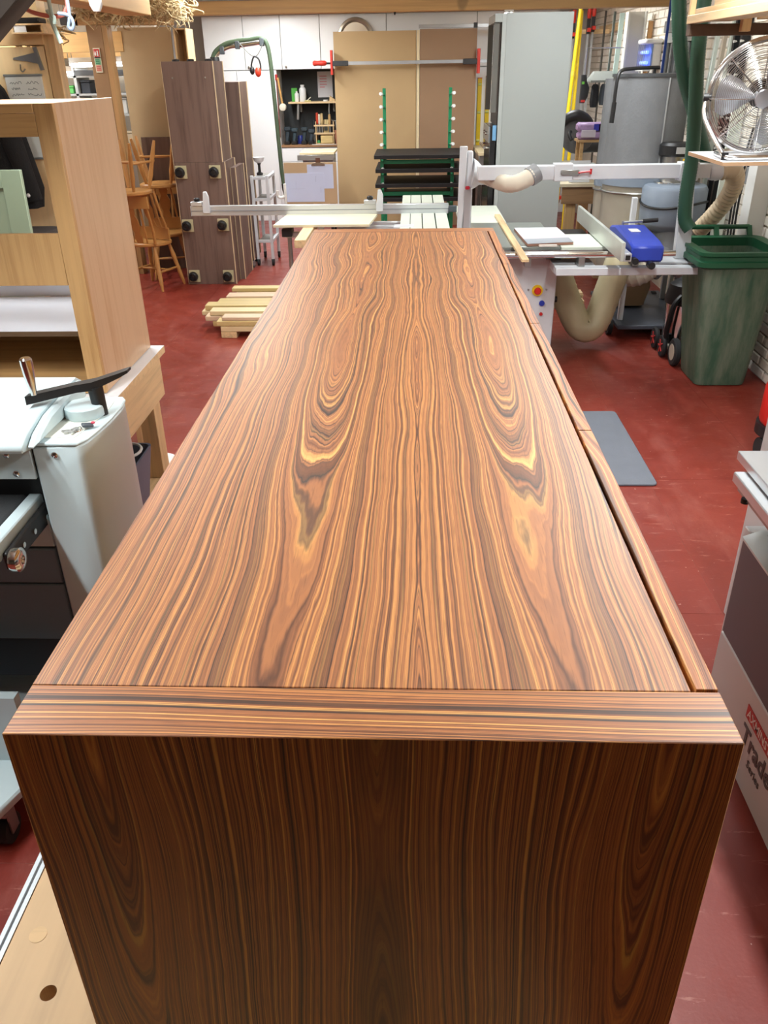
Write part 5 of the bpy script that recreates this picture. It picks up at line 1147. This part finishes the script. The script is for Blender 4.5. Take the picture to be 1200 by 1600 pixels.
# coats
ct = thing('coat', 'black work coat hanging on the partition, seen through the oak cabinet', 'coat', (-2.2, 5.1, 1.1))
CO = M('coat_black', (20, 21, 23), .9, var=.25, scale=12, bump=.5)
rg = []
for z, w_, xo, d in ((1.93, .05, -2.40, .03), (1.88, .09, -2.40, .06), (1.80, .13, -2.405, .08), (1.65, .17, -2.42, .10), (1.5, .19, -2.42, .11), (1.36, .21, -2.415, .11), (1.25, .20, -2.42, .10)):
    rg.append([(xo+w_*math.cos(a)*(1+.08*math.sin(5*a+z*9)), 5.06+d*math.sin(a)*(1+.15*math.sin(4*a+z*7)), z) for a in [q*2*PI/28 for q in range(28)]])
part('body', B().loft(rg), CO, ct)
part('sleeve', B().tube([(-2.36, 5.03, 1.84), (-2.30, 4.99, 1.65), (-2.25, 4.97, 1.45), (-2.22, 4.97, 1.30)], .05, 12, 6, rr=[.05, .06, .05, .042]), CO, ct)
part('button', B().ball((-2.235, 4.928, 1.335), .012), M('button_white', (220, 220, 220), .4), ct)
part('hanger_loop', B().cyl((-2.40, 5.07, 1.925), (-2.40, 5.238, 1.95), .006, n=6), STEEL, ct)
solo('covered_box', B().loft([[(x, y, z) for x, y in rrect(-2.4+i, -2.0-i, 4.5+i, 4.95-i, .06)] for z, i in ((0, 0), (.9, .0), (1.1, .02), (1.17, .06))]), M('cloth_umber', (46, 36, 32), .9, var=.2, bump=.4), 'dark brown covered box standing beneath the hanging coat', 'box', (-2.2, 4.7, 0))
stb = thing('side_table', 'small pine table behind the oak cabinet', 'table', (-1.77, 4.28, 0))
part('top', B().box(-1.95, -1.58, 4.05, 4.5, 1.115, 1.14), PINE, stb)
for x in (-1.93, -1.65):
    for y in (4.1, 4.4): part('leg', B().box(x, x+.05, y, y+.05, 0, 1.115), PINE_Z, stb)
# post with fire extinguisher sign, beams over it
CARD = M('post_brown', (150, 116, 80), .75, var=.08, scale=5)
ps = thing('timber_post', 'tall brown timber post with a fire sign beside the next bay', 'post', (-3.1, 9.08, 0))
part('post', B().box(-3.175, -3.025, 9.0, 9.15, 0, 2.357, .003), CARD, ps)
part('edge_board', B().box(-3.024, -2.975, 9.0, 9.15, 0, 2.355, .002), WOOD('edge_oak', (176, 136, 88), 'Z'), ps)
fs = thing('fire_sign', 'small red and green fire extinguisher sign on the brown post', 'sign', (-3.1, 9.0, 1.96))
SGM = Matrix.Translation((-3.105, 8.9995, 1.955)) @ Matrix.Scale(1.5, 4)
def sgn(x0, x1, y0, y1, z0, z1): return B().box(x0, x1, y0, y1, z0, z1, 0, SGM)
part('plate', sgn(-.022, .022, -.0055, 0, 0, .14), M('sign_cream', (226, 226, 200), .5), fs, False)
part('red_field', sgn(-.018, .017, -.0075, -.0055, .09, .135), M('sign_red', (200, 50, 44), .5), fs, False)
part('extinguisher_symbol', sgn(.002, .010, -.0095, -.0075, .095, .125), M('sign_white', (232, 228, 220), .5), fs, False)
part('flame_symbol', B().prism([(-.014, .097), (-.005, .097), (-.003, .109), (-.008, .127), (-.013, .115), (-.016, .107)], 'Y', -.0095, -.0075, 0, SGM), M('sign_white', (232, 228, 220), .5), fs, False)
part('black_band', sgn(-.02, .02, -.0075, -.0055, .082, .088), BLK, fs, False)
part('green_field', sgn(-.018, .017, -.0075, -.0055, .045, .079), M('sign_green', (120, 180, 140), .5), fs, False)
part('pink_field', sgn(-.018, .017, -.0075, -.0055, .007, .043), M('sign_pink', (216, 160, 140), .5), fs, False)
for z in (.073, .063, .053): part('print_line', sgn(-.014, .01, -.009, -.0075, z-.002, z+.002), M('sign_dark_green', (50, 120, 84), .5), fs, False)
for z in (.035, .025, .015): part('print_line', sgn(-.014, .012, -.009, -.0075, z-.002, z+.002), M('sign_dark_red', (180, 80, 70), .5), fs, False)
solo('plate_beam', B().bar((-3.26, 9.03, 2.408), (-2.40, 9.33, 2.408), .13, .096, .004), WOOD('beam_plate', (196, 156, 106), 'X', contrast=.12, knots=True), 'pine plate beam resting on the brown post above the tan plywood', 'beam', (-2.8, 9.2, 2.36))
solo('roof_batten', B().bar((-3.02, 9.10, 2.478), (-2.40, 9.32, 2.478), .05, .042, .003), PINE, 'lighter pine batten lying along the plate beam', 'batten', (-2.7, 9.2, 2.457))
solo('beam_end', B().box(-3.38, -3.27, 8.9, 9.08, 2.358, 2.455, .004), M('beam_end_dark', (58, 54, 50), .8), 'dark sawn beam end beside the brown post top', 'beam', (-3.3, 9.0, 2.358))
solo('tie_beam', B().box(-1.86, -1.68, 3.6, 6.0, 2.268, 2.42, .004), WOOD('tie_pine', (212, 174, 118), 'Y', contrast=.1), 'pale pine tie beam across the upper left corner', 'beam', (-1.77, 4.7, 2.268))
rb_ = thing('roof_brace', 'dark sloping roof timber in the upper left corner', 'beam', (-2.19, 2.49, 0))
RBM = M('rafter_black', (52, 42, 34), .85, var=.25, scale=9)
part('brace', B().prism([(-2.13, 1.235), (-.30, 2.70), (-.30, 2.915), (-.62, 2.915), (-2.13, 1.71)], 'Y', 2.44, 2.54, .004), RBM, rb_)
part('post', B().box(-2.26, -2.131, 2.42, 2.56, 0, ZC, .004), RBM, rb_)
# insulation wool stuffed between the rafters: ragged fibres
def wool(n, xa, xb, ya, yb, za, zb, drop):
    b = B()
    for i in range(n):
        x = random.uniform(xa, xb); y = random.uniform(ya, yb); z = random.uniform(za, zb); r = random.uniform(.002, .009)
        p = Vector((x, y, z)); pts = [p]
        for q in range(3):
            p = p+Vector((random.gauss(0, .035), random.gauss(0, .03), random.uniform(-drop, drop*.5))); pts.append(p)
        b.tube(pts, r, 5, 3, rr=[r*.6, r, r*.9, r*.2])
    return b
WOOL = M('wool_tan', (196, 176, 136), .95, var=.3, scale=26, bump=1., bscale=120)
solo('insulation_wool', wool(1100, -2.45, -1.72, 6.75, 7.25, 2.33, 2.47, .05), WOOL, 'tan insulation wool hanging between the rafters', 'insulation', (-2.1, 7, 2.3), kind='stuff')
solo('insulation_wool', wool(220, -2.3, -2.11, 5.35, 5.5, 2.12, 2.22, .03), WOOL, 'small tuft of insulation wool beside the plywood partition top', 'insulation', (-2.2, 5.42, 2.1), kind='stuff')
solo('ceiling_joist', B().box(-2.8, -1.66, 6.6, 6.72, 2.43, 2.62, .003), PINE, 'pine joist above the insulation wool', 'joist', (-2.2, 6.67, 2.43))
# cables hanging at top left
for nm, pts, r, c, lab in (('conduit', [(-1.76, 4.5, 2.22), (-1.755, 4.5, 2.21), (-1.748, 4.5, 2.2), (-1.745, 4.5, 2.16), (-1.72, 4.5, 2.08)], .011, (176, 196, 184), 'pale green flat cable hanging at the upper left'),
        ('conduit', [(-1.725, 4.45, 2.9), (-1.725, 4.45, 2.26), (-1.715, 4.45, 2.19), (-1.72, 4.45, 2.16)], .010, (170, 190, 180), 'second pale green cable beside the first at upper left'),
        ('red_cable', [(-1.90, 4.55, 2.235), (-1.83, 4.5, 2.21), (-1.76, 4.5, 2.195), (-1.70, 4.5, 2.195), (-1.668, 4.5, 2.22), (-1.655, 4.5, 2.3), (-1.65, 4.5, 2.9)], .010, (196, 108, 96), 'salmon red cable looping at the upper left'),
        ('grey_cable', [(-1.62, 4.42, 2.91), (-1.625, 4.42, 2.25), (-1.63, 4.42, 2.18), (-1.64, 4.42, 2.145), (-1.625, 4.42, 2.135), (-1.615, 4.42, 2.16), (-1.63, 4.42, 2.19), (-1.68, 4.42, 2.20)], .008, (134, 150, 170), 'grey-blue cable loop hanging at the upper left')):
    solo(nm, B().tube(pts, r, 8, 6), M('cable%d' % c[0], c, .5), lab, 'cable', pts[-1])
lb = thing('hanging_lamp', 'small white round lamp hanging before the insulation wool', 'lamp', (-1.51, 4.5, 2.2))
part('globe', B().lathe([(0, 0), (.018, .004), (.03, .03), (.03, .05), (.02, .07)], (-1.52, 4.5, 2.205), n=16), M('globe_white', (226, 230, 230), .3), lb)
part('flex', B().cyl((-1.52, 4.5, 2.27), (-1.52, 4.5, 2.91), .005, n=6), BLK, lb)
# ---------------------------------------------------------------- next bay seen past the post
nbw = struct('wall_bay', B().box(XL, -2.95, 10.6, 10.7, 0, ZC), M('bay_wall', (214, 206, 190), .8))
solo('bay_beam', B().box(-5.5, -2.98, 9.45, 9.6, 2.14, 2.32, .003), WOOD('bay_pine', (222, 176, 112), 'X', contrast=.06), 'orange pine beam of the next bay seen past the post', 'beam', (-4, 9.5, 2.14))
solo('bay_beam', B().box(-5.5, -2.98, 10.35, 10.5, 2.10, 2.26, .003), WOOD('bay_pine', (222, 176, 112), 'X'), 'further orange pine beam of the next bay above the tubes', 'beam', (-4, 10.4, 2.10))
def bay_tube(x0, y0, x1, y1, z, label):
    t = thing('tube_light', label, 'lamp', ((x0+x1)/2, (y0+y1)/2, z), group='tube lights of the next bay')
    part('tube', B().cyl((x0, y0, z), (x1, y1, z), .02, n=12), EMIT('bay_tube_glow', (1, .98, .94), 14), t)
    part('body', B().bar((x0, y0, z+.045), (x1, y1, z+.045), .06, .05), FIX, t)
    for q in (.02, .98): part('hanger', B().cyl((x0+(x1-x0)*q, y0+(y1-y0)*q, z+.06), (x0+(x1-x0)*q, y0+(y1-y0)*q, ZC), .004, n=6), STEEL, t)
bay_tube(-4.9, 9.75, -3.66, 9.75, 1.95, 'nearer fluorescent tube light of the next bay')
bay_tube(-3.75, 10.0, -3.02, 9.55, 2.03, 'further fluorescent tube light of the next bay behind the post')
# shelving with clutter in the bay
su = thing('shelf_unit', 'grey shelf unit with boxes in the next bay', 'shelves', (-3.7, 10.2, 0))
SG = M('shelf_steel', (176, 180, 182), .45)
for z in (1.25, 1.55, 1.755, 1.93): part('shelf', B().box(-4.4, -3.0, 9.9, 10.3, z-.02, z), SG, su)
for x in (-4.4, -3.72, -3.03): part('upright', B().box(x, x+.03, 9.9, 10.3, 0, 2.0), SG, su)
part('top_rail', B().box(-4.4, -3.0, 9.88, 9.9, 1.93, 1.98), M('rail_dark', (60, 62, 66), .5), su)
for i, (x, z, w_, h, c, lab) in enumerate(((-3.98, 1.7555, .14, .10, (150, 160, 166), 'grey storage box on the upper bay shelf'), (-3.82, 1.7555, .12, .08, (92, 176, 92), 'green-lidded tub on the upper bay shelf'), (-3.62, 1.7555, .1, .13, (40, 48, 60), 'dark case on the upper bay shelf'), (-3.25, 1.5505, .12, .16, (206, 208, 206), 'white box on the middle bay shelf by the post'), (-3.95, 1.5505, .16, .12, (96, 180, 96), 'green box on the middle bay shelf'), (-3.22, 1.2505, .14, .12, (220, 206, 180), 'cream box on the lower bay shelf by the post'))):
    t = thing('storage_box', lab, 'box', (x, 10.05, z), group='boxes in the next bay')
    part('box', B().box(x-w_/2, x+w_/2, 9.95, 10.15, z, z+h-.021, .006), M('store%d_%d' % (c[0], i), c, .5), t)
    part('lid', B().box(x-w_/2-.006, x+w_/2+.006, 9.945, 10.155, z+h-.02, z+h, .003), M('store%d_%d' % (c[0], i), c, .5), t)
gs = thing('glue_bottle', 'dark blue spray bottle with yellow cap in the next bay', 'bottle', (-3.62, 9.2, 1.6))
part('bottle', B().lathe([(.04, 0), (.045, .02), (.04, .15), (.03, .2)], (-3.70, 9.3, 1.641), n=14), M('bottle_navy', (46, 54, 96), .4), gs)
part('cap', B().lathe([(.035, .2), (.05, .22), (.05, .25), (0, .26)], (-3.70, 9.3, 1.641), n=14), M('cap_yellow', (220, 196, 70), .5), gs)
byb = thing('bay_bench', 'high timber bench in the next bay', 'bench', (-3.85, 9.3, 0))
part('top', B().box(-4.3, -3.4, 9.0, 9.6, 1.60, 1.64), PINE, byb)
for x in (-4.25, -3.5): part('end_frame', B().box(x, x+.05, 9.05, 9.55, 0, 1.6), PINE_Z, byb)

# ================================================================ RIGHT BACK CORNER
# window in the brick wall
w1 = struct('window_1', B().box(XR-.03, XR-.004, 8.05, 8.92, 1.5, 2.12), M('window_void', (52, 54, 54), .35))
for r in ((8.0, 8.97, 2.12, 2.2), (8.0, 8.06, 1.45, 2.12), (8.91, 8.97, 1.45, 2.12)): part('window_frame', B().box(XR-.055, XR-.03, *r), M('window_stone', (176, 178, 170), .7), w1)
for y in (8.25, 8.42, 8.6, 8.78): part('glazing_bar', B().box(XR-.045, XR-.03, y-.012, y+.012, 1.5, 2.12), M('glazing_grey', (150, 152, 148), .6), w1)
part('lintel', B().box(XR-.06, XR-.012, 7.9, 9.05, 2.205, 2.3), M('lintel_grey', (126, 128, 122), .8), w1)
# steel column
sc_ = thing('steel_column', 'cream painted steel column against the brick wall', 'column', (2.24, 9.7, 0))
CST = M('column_cream', (206, 206, 198), .5, var=.03)
part('web', B().box(2.16, 2.32, 9.66, 9.68, 0, 2.413), CST, sc_)
for x in (2.145, 2.32): part('flange', B().box(x, x+.015, 9.6, 9.74, 0, 2.413), CST, sc_)
part('base_plate', B().box(2.1, 2.38, 9.55, 9.8, 0, .015), CST, sc_)
# things leaning in the corner: (name, foot, head, width, depth, colour, label, cat)
L = [('glass_strip', (2.05, 9.72, 0), (2.115, 9.75, 2.41), .05, .012, (176, 196, 190), 'pale glass strip standing left of the cream steel column', 'strip'),
     ('metal_strip', (2.02, 9.85, 0), (2.07, 9.9, 2.43), .025, .02, (90, 96, 90), 'dark narrow strip left of the pale glass strip', 'strip'),
     ('pine_batten', (2.385, 9.62, 0), (2.385, 9.64, 2.33), .045, .025, (196, 150, 96), 'brown wooden batten right of the steel column', 'batten'),
     ('metal_strip', (2.22, 11.1, 0), (2.22, 11.12, 2.5), .02, .03, (64, 60, 54), 'thin dark strip standing against the brick wall', 'strip'),
     ('blue_pole', (2.31, 8.7, 0), (2.31, 8.7, 2.75), .022, .022, (44, 74, 150), 'thin blue pole standing in front of the window', 'pole'),
     ('alloy_profile', (1.98, 7.75, 0), (2.33, 7.6, 2.25), .035, .035, (150, 152, 150), 'grey alloy profile leaning behind the green hoses', 'profile'),
     ('alloy_profile', (2.31, 7.5, 0), (2.37, 7.42, 2.22), .03, .04, (196, 206, 198), 'pale alloy profile leaning right of the grey one', 'profile'),
     ('pine_batten', (2.31, 7.3, 0), (2.37, 7.25, 2.2), .03, .04, (170, 158, 140), 'weathered batten leaning behind the green hose', 'batten'),
     ('alloy_profile', (2.315, 7.1, 0), (2.385, 7.13, 2.24), .028, .04, (190, 198, 186), 'light grey profile leaning beside the black perforated posts', 'profile'),
     ('white_board', (2.33, 6.6, 0), (2.36, 6.68, 1.78), .09, .018, (214, 222, 210), 'short white board leaning behind the fan stand', 'board')]
for nm, a, b_, wx, wy, c, lab, cat in L:
    d_ = Vector(b_)-Vector(a); a2 = Vector(a)+Vector((0, 0, .03*0+max(wx, wy)*abs(d_.x)/d_.length*.5+max(wx, wy)*abs(d_.y)/d_.length*.5+.001))
    solo(nm, B().bar(a2, b_, wx, wy, .002), M('lean%d_%d' % (c[0], c[2]), c, .4, .3 if 'alloy' in nm or 'metal' in nm else 0), lab, cat, a)
for i, (y0, y1, lab) in enumerate(((6.92, 7.0, 'black perforated steel post leaning behind the fan, left one'), (6.8, 6.85, 'black perforated steel post leaning behind the fan, right one'))):
    t = thing('perforated_post', lab, 'post', (2.22, y0, 0), group='black perforated posts')
    a = Vector((2.325, y0, .012)); b_ = Vector((2.385, y1, 2.3))
    part('post', B().bar(a, b_, .06, .04, .002), M('post_black', (28, 29, 31), .4, .4), t)
    for k in range(16, 31):
        p = a.lerp(b_, k/32); part('hole', B().cyl(p+Vector((-.034, -.018, 0)), p+Vector((-.01, -.012, 0)), .009, n=8), M('hole_pale', (196, 196, 190), .5), t)
# insect killer with blue tubes
ik = thing('insect_killer', 'white insect killer with glowing blue tubes on the brick wall', 'lamp', (2.33, 9.35, 1.9))
part('case', B().box(2.33, 2.415, 9.2, 9.5, 1.90, 2.12, .006), M('case_white', (222, 222, 218), .4), ik)
part('cap', B().box(2.25, 2.415, 9.18, 9.52, 2.121, 2.165, .012), M('cap_white2', (228, 228, 224), .4), ik)
part('tray', B().box(2.25, 2.329, 9.2, 9.5, 1.885, 1.90, .003), M('case_white', (222, 222, 218), .4), ik)
part('backing', B().box(2.315, 2.329, 9.2, 9.5, 1.901, 2.12), M('backing_blue', (120, 150, 210), .4), ik)
for z in (1.96, 2.05): part('tube', B().cyl((2.29, 9.22, z), (2.29, 9.48, z), .014, n=10), EMIT('uv_glow', (.05, .16, 1.), 5), ik)
for k in range(9): part('grid_wire', B().cyl((2.258, 9.2+.0375*k, 1.901), (2.258, 9.2+.0375*k, 2.12), .003, n=6), STEEL, ik)
for k in range(4): part('grid_wire', B().cyl((2.27+.012*k, 9.195, 1.901), (2.27+.012*k, 9.195, 2.12), .0025, n=6), STEEL, ik)
# sash clamps hung on a rail near the back
rl = thing('clamp_rail', 'pine rail on the brick wall holding the red-handled sash clamps', 'rail', (2.4, 11.4, 2.3))
part('rail', B().box(XR-.06, XR-.013, 10.9, 12.2, 2.30, 2.38, .003), PINE_Y, rl)
part('bracket_arm', B().box(1.80, XR-.061, 11.52, 11.56, 2.28, 2.33, .003), PINE, rl)
for i, (x, z, lab) in enumerate(((1.865, 2.50, 'sash clamp with red handle nearest the grey cabinet'), (1.92, 2.515, 'sash clamp with red handle second from the grey cabinet'), (1.99, 2.47, 'sash clamp with red handle behind the yellow poles'), (2.10, 2.56, 'sash clamp with red handle right of the yellow poles'), (2.155, 2.58, 'sash clamp with red handle furthest right'))):
    t = thing('sash_clamp', lab, 'clamp', (x, 11.48, .3), group='red-handled sash clamps on the wall')
    part('bar', B().box(x-.014, x+.014, 11.49, 11.51, .35, z-.28, .002), CBAR, t)
    part('sleeve', B().box(x-.02, x+.02, 11.48, 11.515, z-.28, z-.12, .003), CBLK, t)
    part('handle', B().lathe([(.014, 0), (.024, .02), (.026, .06), (.022, .11), (.024, .14), (0, .15)], (x, 11.5, z-.125), n=12), CRED, t)
    part('jaw', B().box(x-.018, x+.018, 11.40, 11.49, z-.26, z-.22, .002), CRED, t)
    part('foot_jaw', B().box(x-.018, x+.018, 11.40, 11.49, .40, .44, .002), CRED, t)
for i, (a, b_, lab) in enumerate((((1.76, 10.8, .0), (1.905, 11.0, 2.55), 'yellow pole leaning left, crossing in front of the clamps'), ((1.90, 10.9, 0), (1.925, 11.05, 2.50), 'upright yellow pole behind the leaning one'))):
    t = thing('yellow_pole', lab, 'pole', a, group='yellow poles by the clamps')
    part('pole', B().cyl((a[0], a[1], .005), b_, .022, n=12), M('pole_yellow', (238, 208, 24), .4), t)
    part('collar', B().cyl(Vector(a).lerp(Vector(b_), .72), Vector(a).lerp(Vector(b_), .74), .026, n=12), M('collar_yellow', (226, 196, 60), .4), t)
# back bench with mitre saw and clutter
bb_ = thing('corner_bench', 'timber bench with pale top in the back right corner', 'bench', (1.8, 9.2, 0))
part('top', B().box(1.42, 1.98, 8.55, 9.9, .90, .93, .002), M('bench_top_pale', (214, 200, 170), .5), bb_)
part('apron', B().box(1.46, 1.96, 8.58, 8.62, .74, .899, .002), WOOD('bench_brown', (150, 116, 80), 'X'), bb_)
for x, y in ((1.56, 8.66), (1.91, 8.66), (1.56, 9.8), (1.91, 9.8)): part('leg', B().box(x-.05, x+.05, y-.04, y+.04, 0, .735 if y < 9 else .899, .003), WOOD('bench_leg', (178, 146, 100), 'Z'), bb_)
solo('laminate_offcut', B().obox((1.63, 8.68, 1.03), (.2, .016, .198), (-.1, 0, 0)), M('panel_white', (226, 228, 230), .4), 'small white panel standing on the corner bench', 'panel', (1.63, 8.68, .93))
ms = thing('mitre_saw', 'grey mitre saw with black guard on the corner bench', 'machine', (1.7, 9.4, .93))
part('base', B().box(1.52, 1.95, 9.2, 9.6, .931, 1.02, .008), M('saw_pale', (186, 198, 196), .4, .4), ms)
part('turntable', B().cyl((1.7, 9.4, 1.021), (1.7, 9.4, 1.05), .15, n=24), STEEL, ms)
part('blade_guard', B().lathe([(.0, -.03), (.16, -.03), (.17, -.02), (.17, .02), (.16, .03), (0, .03)], (1.70, 9.38, 1.30), (.3, 1, 0), 28), M('guard_grey', (98, 98, 98), .4, .5), ms)
part('upper_guard', B().tube([(1.52, 9.3, 1.40), (1.57, 9.3, 1.47), (1.66, 9.3, 1.50), (1.75, 9.3, 1.47), (1.82, 9.3, 1.42)], .045, 10, 5, rr=[.03, .05, .055, .05, .03]), BLK, ms)
part('motor', B().cyl((1.78, 9.45, 1.2), (1.96, 9.5, 1.2), .07, n=18), M('motor_dark', (58, 58, 60), .4), ms)
part('arm', B().bar((1.75, 9.5, 1.05), (1.75, 9.45, 1.3), .06, .08, .006), M('arm_grey', (112, 112, 112), .5), ms)
part('grip', B().tube([(1.60, 9.22, 1.35), (1.58, 9.16, 1.33), (1.60, 9.12, 1.28)], .018, 8), BLK, ms)
tb2 = thing('wooden_platform', 'small raised wooden platform beside the mitre saw', 'stand', (1.78, 8.95, .93)); TBM = WOOD('toolboard', (176, 142, 96), 'X')
part('top', B().box(1.62, 1.94, 8.8, 9.08, 1.28, 1.30), TBM, tb2)
for x, y in ((1.64, 9.03), (1.89, 9.03), (1.89, 8.82), (1.64, 8.82)): part('leg', B().box(x, x+.03, y, y+.04, .931, 1.28), TBM, tb2)
pk = thing('tissue_pack', 'purple and pink wrapped pack on the raised platform', 'pack', (1.77, 8.94, 1.30))
part('pack', B().box(1.62, 1.92, 8.84, 9.02, 1.301, 1.371, .02), M('pack_lilac', (168, 140, 180), .4, var=.25, scale=16), pk)
part('pack', B().box(1.61, 1.9, 8.85, 9.03, 1.371, 1.45, .02), M('pack_lilac', (168, 140, 180), .4), pk)
part('print', B().box(1.83, 1.915, 8.836, 8.84, 1.31, 1.361), M('print_magenta', (196, 44, 120), .4), pk)
part('print', B().box(1.81, 1.895, 8.846, 8.85, 1.381, 1.44), M('print_magenta', (196, 44, 120), .4), pk)
part('print', B().box(1.76, 1.83, 8.846, 8.85, 1.381, 1.44), M('print_blue', (60, 60, 170), .4), pk)
part('carrier', B().box(1.64, 1.78, 8.832, 8.84, 1.321, 1.39, .003), M('film_clear', (206, 196, 206), .2), pk)
# grey hood lamp with black bags hanging from it
hl = thing('extract_hood', 'grey metal hood shelf in front of the brick wall', 'hood', (1.93, 9.6, 1.78))
part('hood', B().loft([[(1.80, 9.45, 1.79), (2.04, 9.45, 1.79), (2.04, 9.69, 1.79), (1.80, 9.69, 1.79)], [(1.80, 9.45, 1.81), (2.04, 9.45, 1.81), (2.04, 9.69, 1.81), (1.80, 9.69, 1.81)], [(1.86, 9.6, 1.89), (2.04, 9.6, 1.89), (2.04, 9.69, 1.89), (1.86, 9.69, 1.89)]]), M('hood_grey', (128, 132, 126), .5), hl)
part('bracket', B().box(2.02, 2.144, 9.62, 9.65, 1.82, 1.85), STEEL, hl)
for i, (x, z0, z1, c, lab) in enumerate(((1.865, 1.56, 1.775, (28, 29, 32), 'black cloth bag hanging left under the grey hood'), (1.955, 1.58, 1.775, (76, 84, 90), 'slate cloth bag hanging under the grey hood'), (2.045, 1.60, 1.785, (34, 35, 38), 'black strap bag hanging right under the grey hood'))):
    rg = [[(x+.042*s_*math.cos(a), 9.52+.03*math.sin(a)+.003*math.sin(7*a), z) for a in [q*PI/6 for q in range(12)]] for z, s_ in ((z0, .8), (z0+.05, 1.05), ((z0+z1)/2, 1.), (z1-.02, .85), (z1, .5))]
    solo('cloth_bag', B().loft(rg).cyl((x, 9.52, z1), (x, 9.52, 1.7895), .004, n=6), M('bagcloth%d' % c[0], c, .85, bump=.3), lab, 'bag', (x, 9.52, z0), 'bags under the grey hood')
vcn = thing('handheld_tool', 'black and grey handheld tool hanging beside the yellow poles', 'tool', (1.73, 9.55, 1.6))
part('body', B().loft([[(x+.02, 9.55+y, z) for x, y in rrect(1.70, 1.70+w_, -.03, .03, .012, 2)] for z, w_ in ((1.60, .05), (1.66, .08), (1.74, .09), (1.80, .06), (1.86, .05))]), M('tool_black', (36, 38, 40), .5), vcn)
part('label', B().box(1.725, 1.75, 9.515, 9.52, 1.775, 1.80), M('label_green', (110, 200, 70), .5), vcn)
part('hanger', B().cyl((1.75, 9.55, 1.86), (1.75, 9.55, 2.1), .004, n=6), STEEL, vcn)
part('trigger', B().box(1.73, 1.77, 9.50, 9.52, 1.61, 1.63), M('trigger_red', (196, 50, 44), .5), vcn)
part('hanger_arm', B().cyl((1.75, 9.55, 2.10), (2.15, 9.65, 2.10), .006, n=6), STEEL, vcn)
# small fittings on the right wall under the shelf
eb = thing('junction_box', 'grey electrical box with black cables on the right wall', 'box', (2.40, 6.2, 1.2))
part('box', B().box(2.35, XR-.013, 6.12, 6.28, 1.19, 1.30, .005), M('box_grey', (128, 130, 132), .5), eb)
for y in (6.36, 6.42, 6.48): part('cable', B().tube([(2.40, y-.06, 1.54), (2.39, y, 1.30), (2.38, y+.03, 1.05), (2.385, y+.02, .75)], .008, 6), BLK, eb)
pil = struct('trim_2', B().box(2.30, XR-.013, 5.95, 6.1, 0, 1.54), WHITEP)
tw = thing('twin_spotlight', 'small twin spotlight under the ceiling beam near the grey cabinet', 'lamp', (.9, 8.98, 2.41))
for x in (.86, .905):
    h = part('spot_head', B().lathe([(.014, .02), (.024, .0), (.024, -.004)], (x, 8.96, 2.39), (0, .4, 1), 14), FIX, tw)
    part('spot_lens', B().ball((x, 8.955, 2.386), .021, (1, .7, .6), 10), EMIT('spot_glow', (1, .98, .94), 10), h)
part('mount', B().box(.84, .925, 8.93, 9.0, 2.402, 2.4145), FIX, tw)
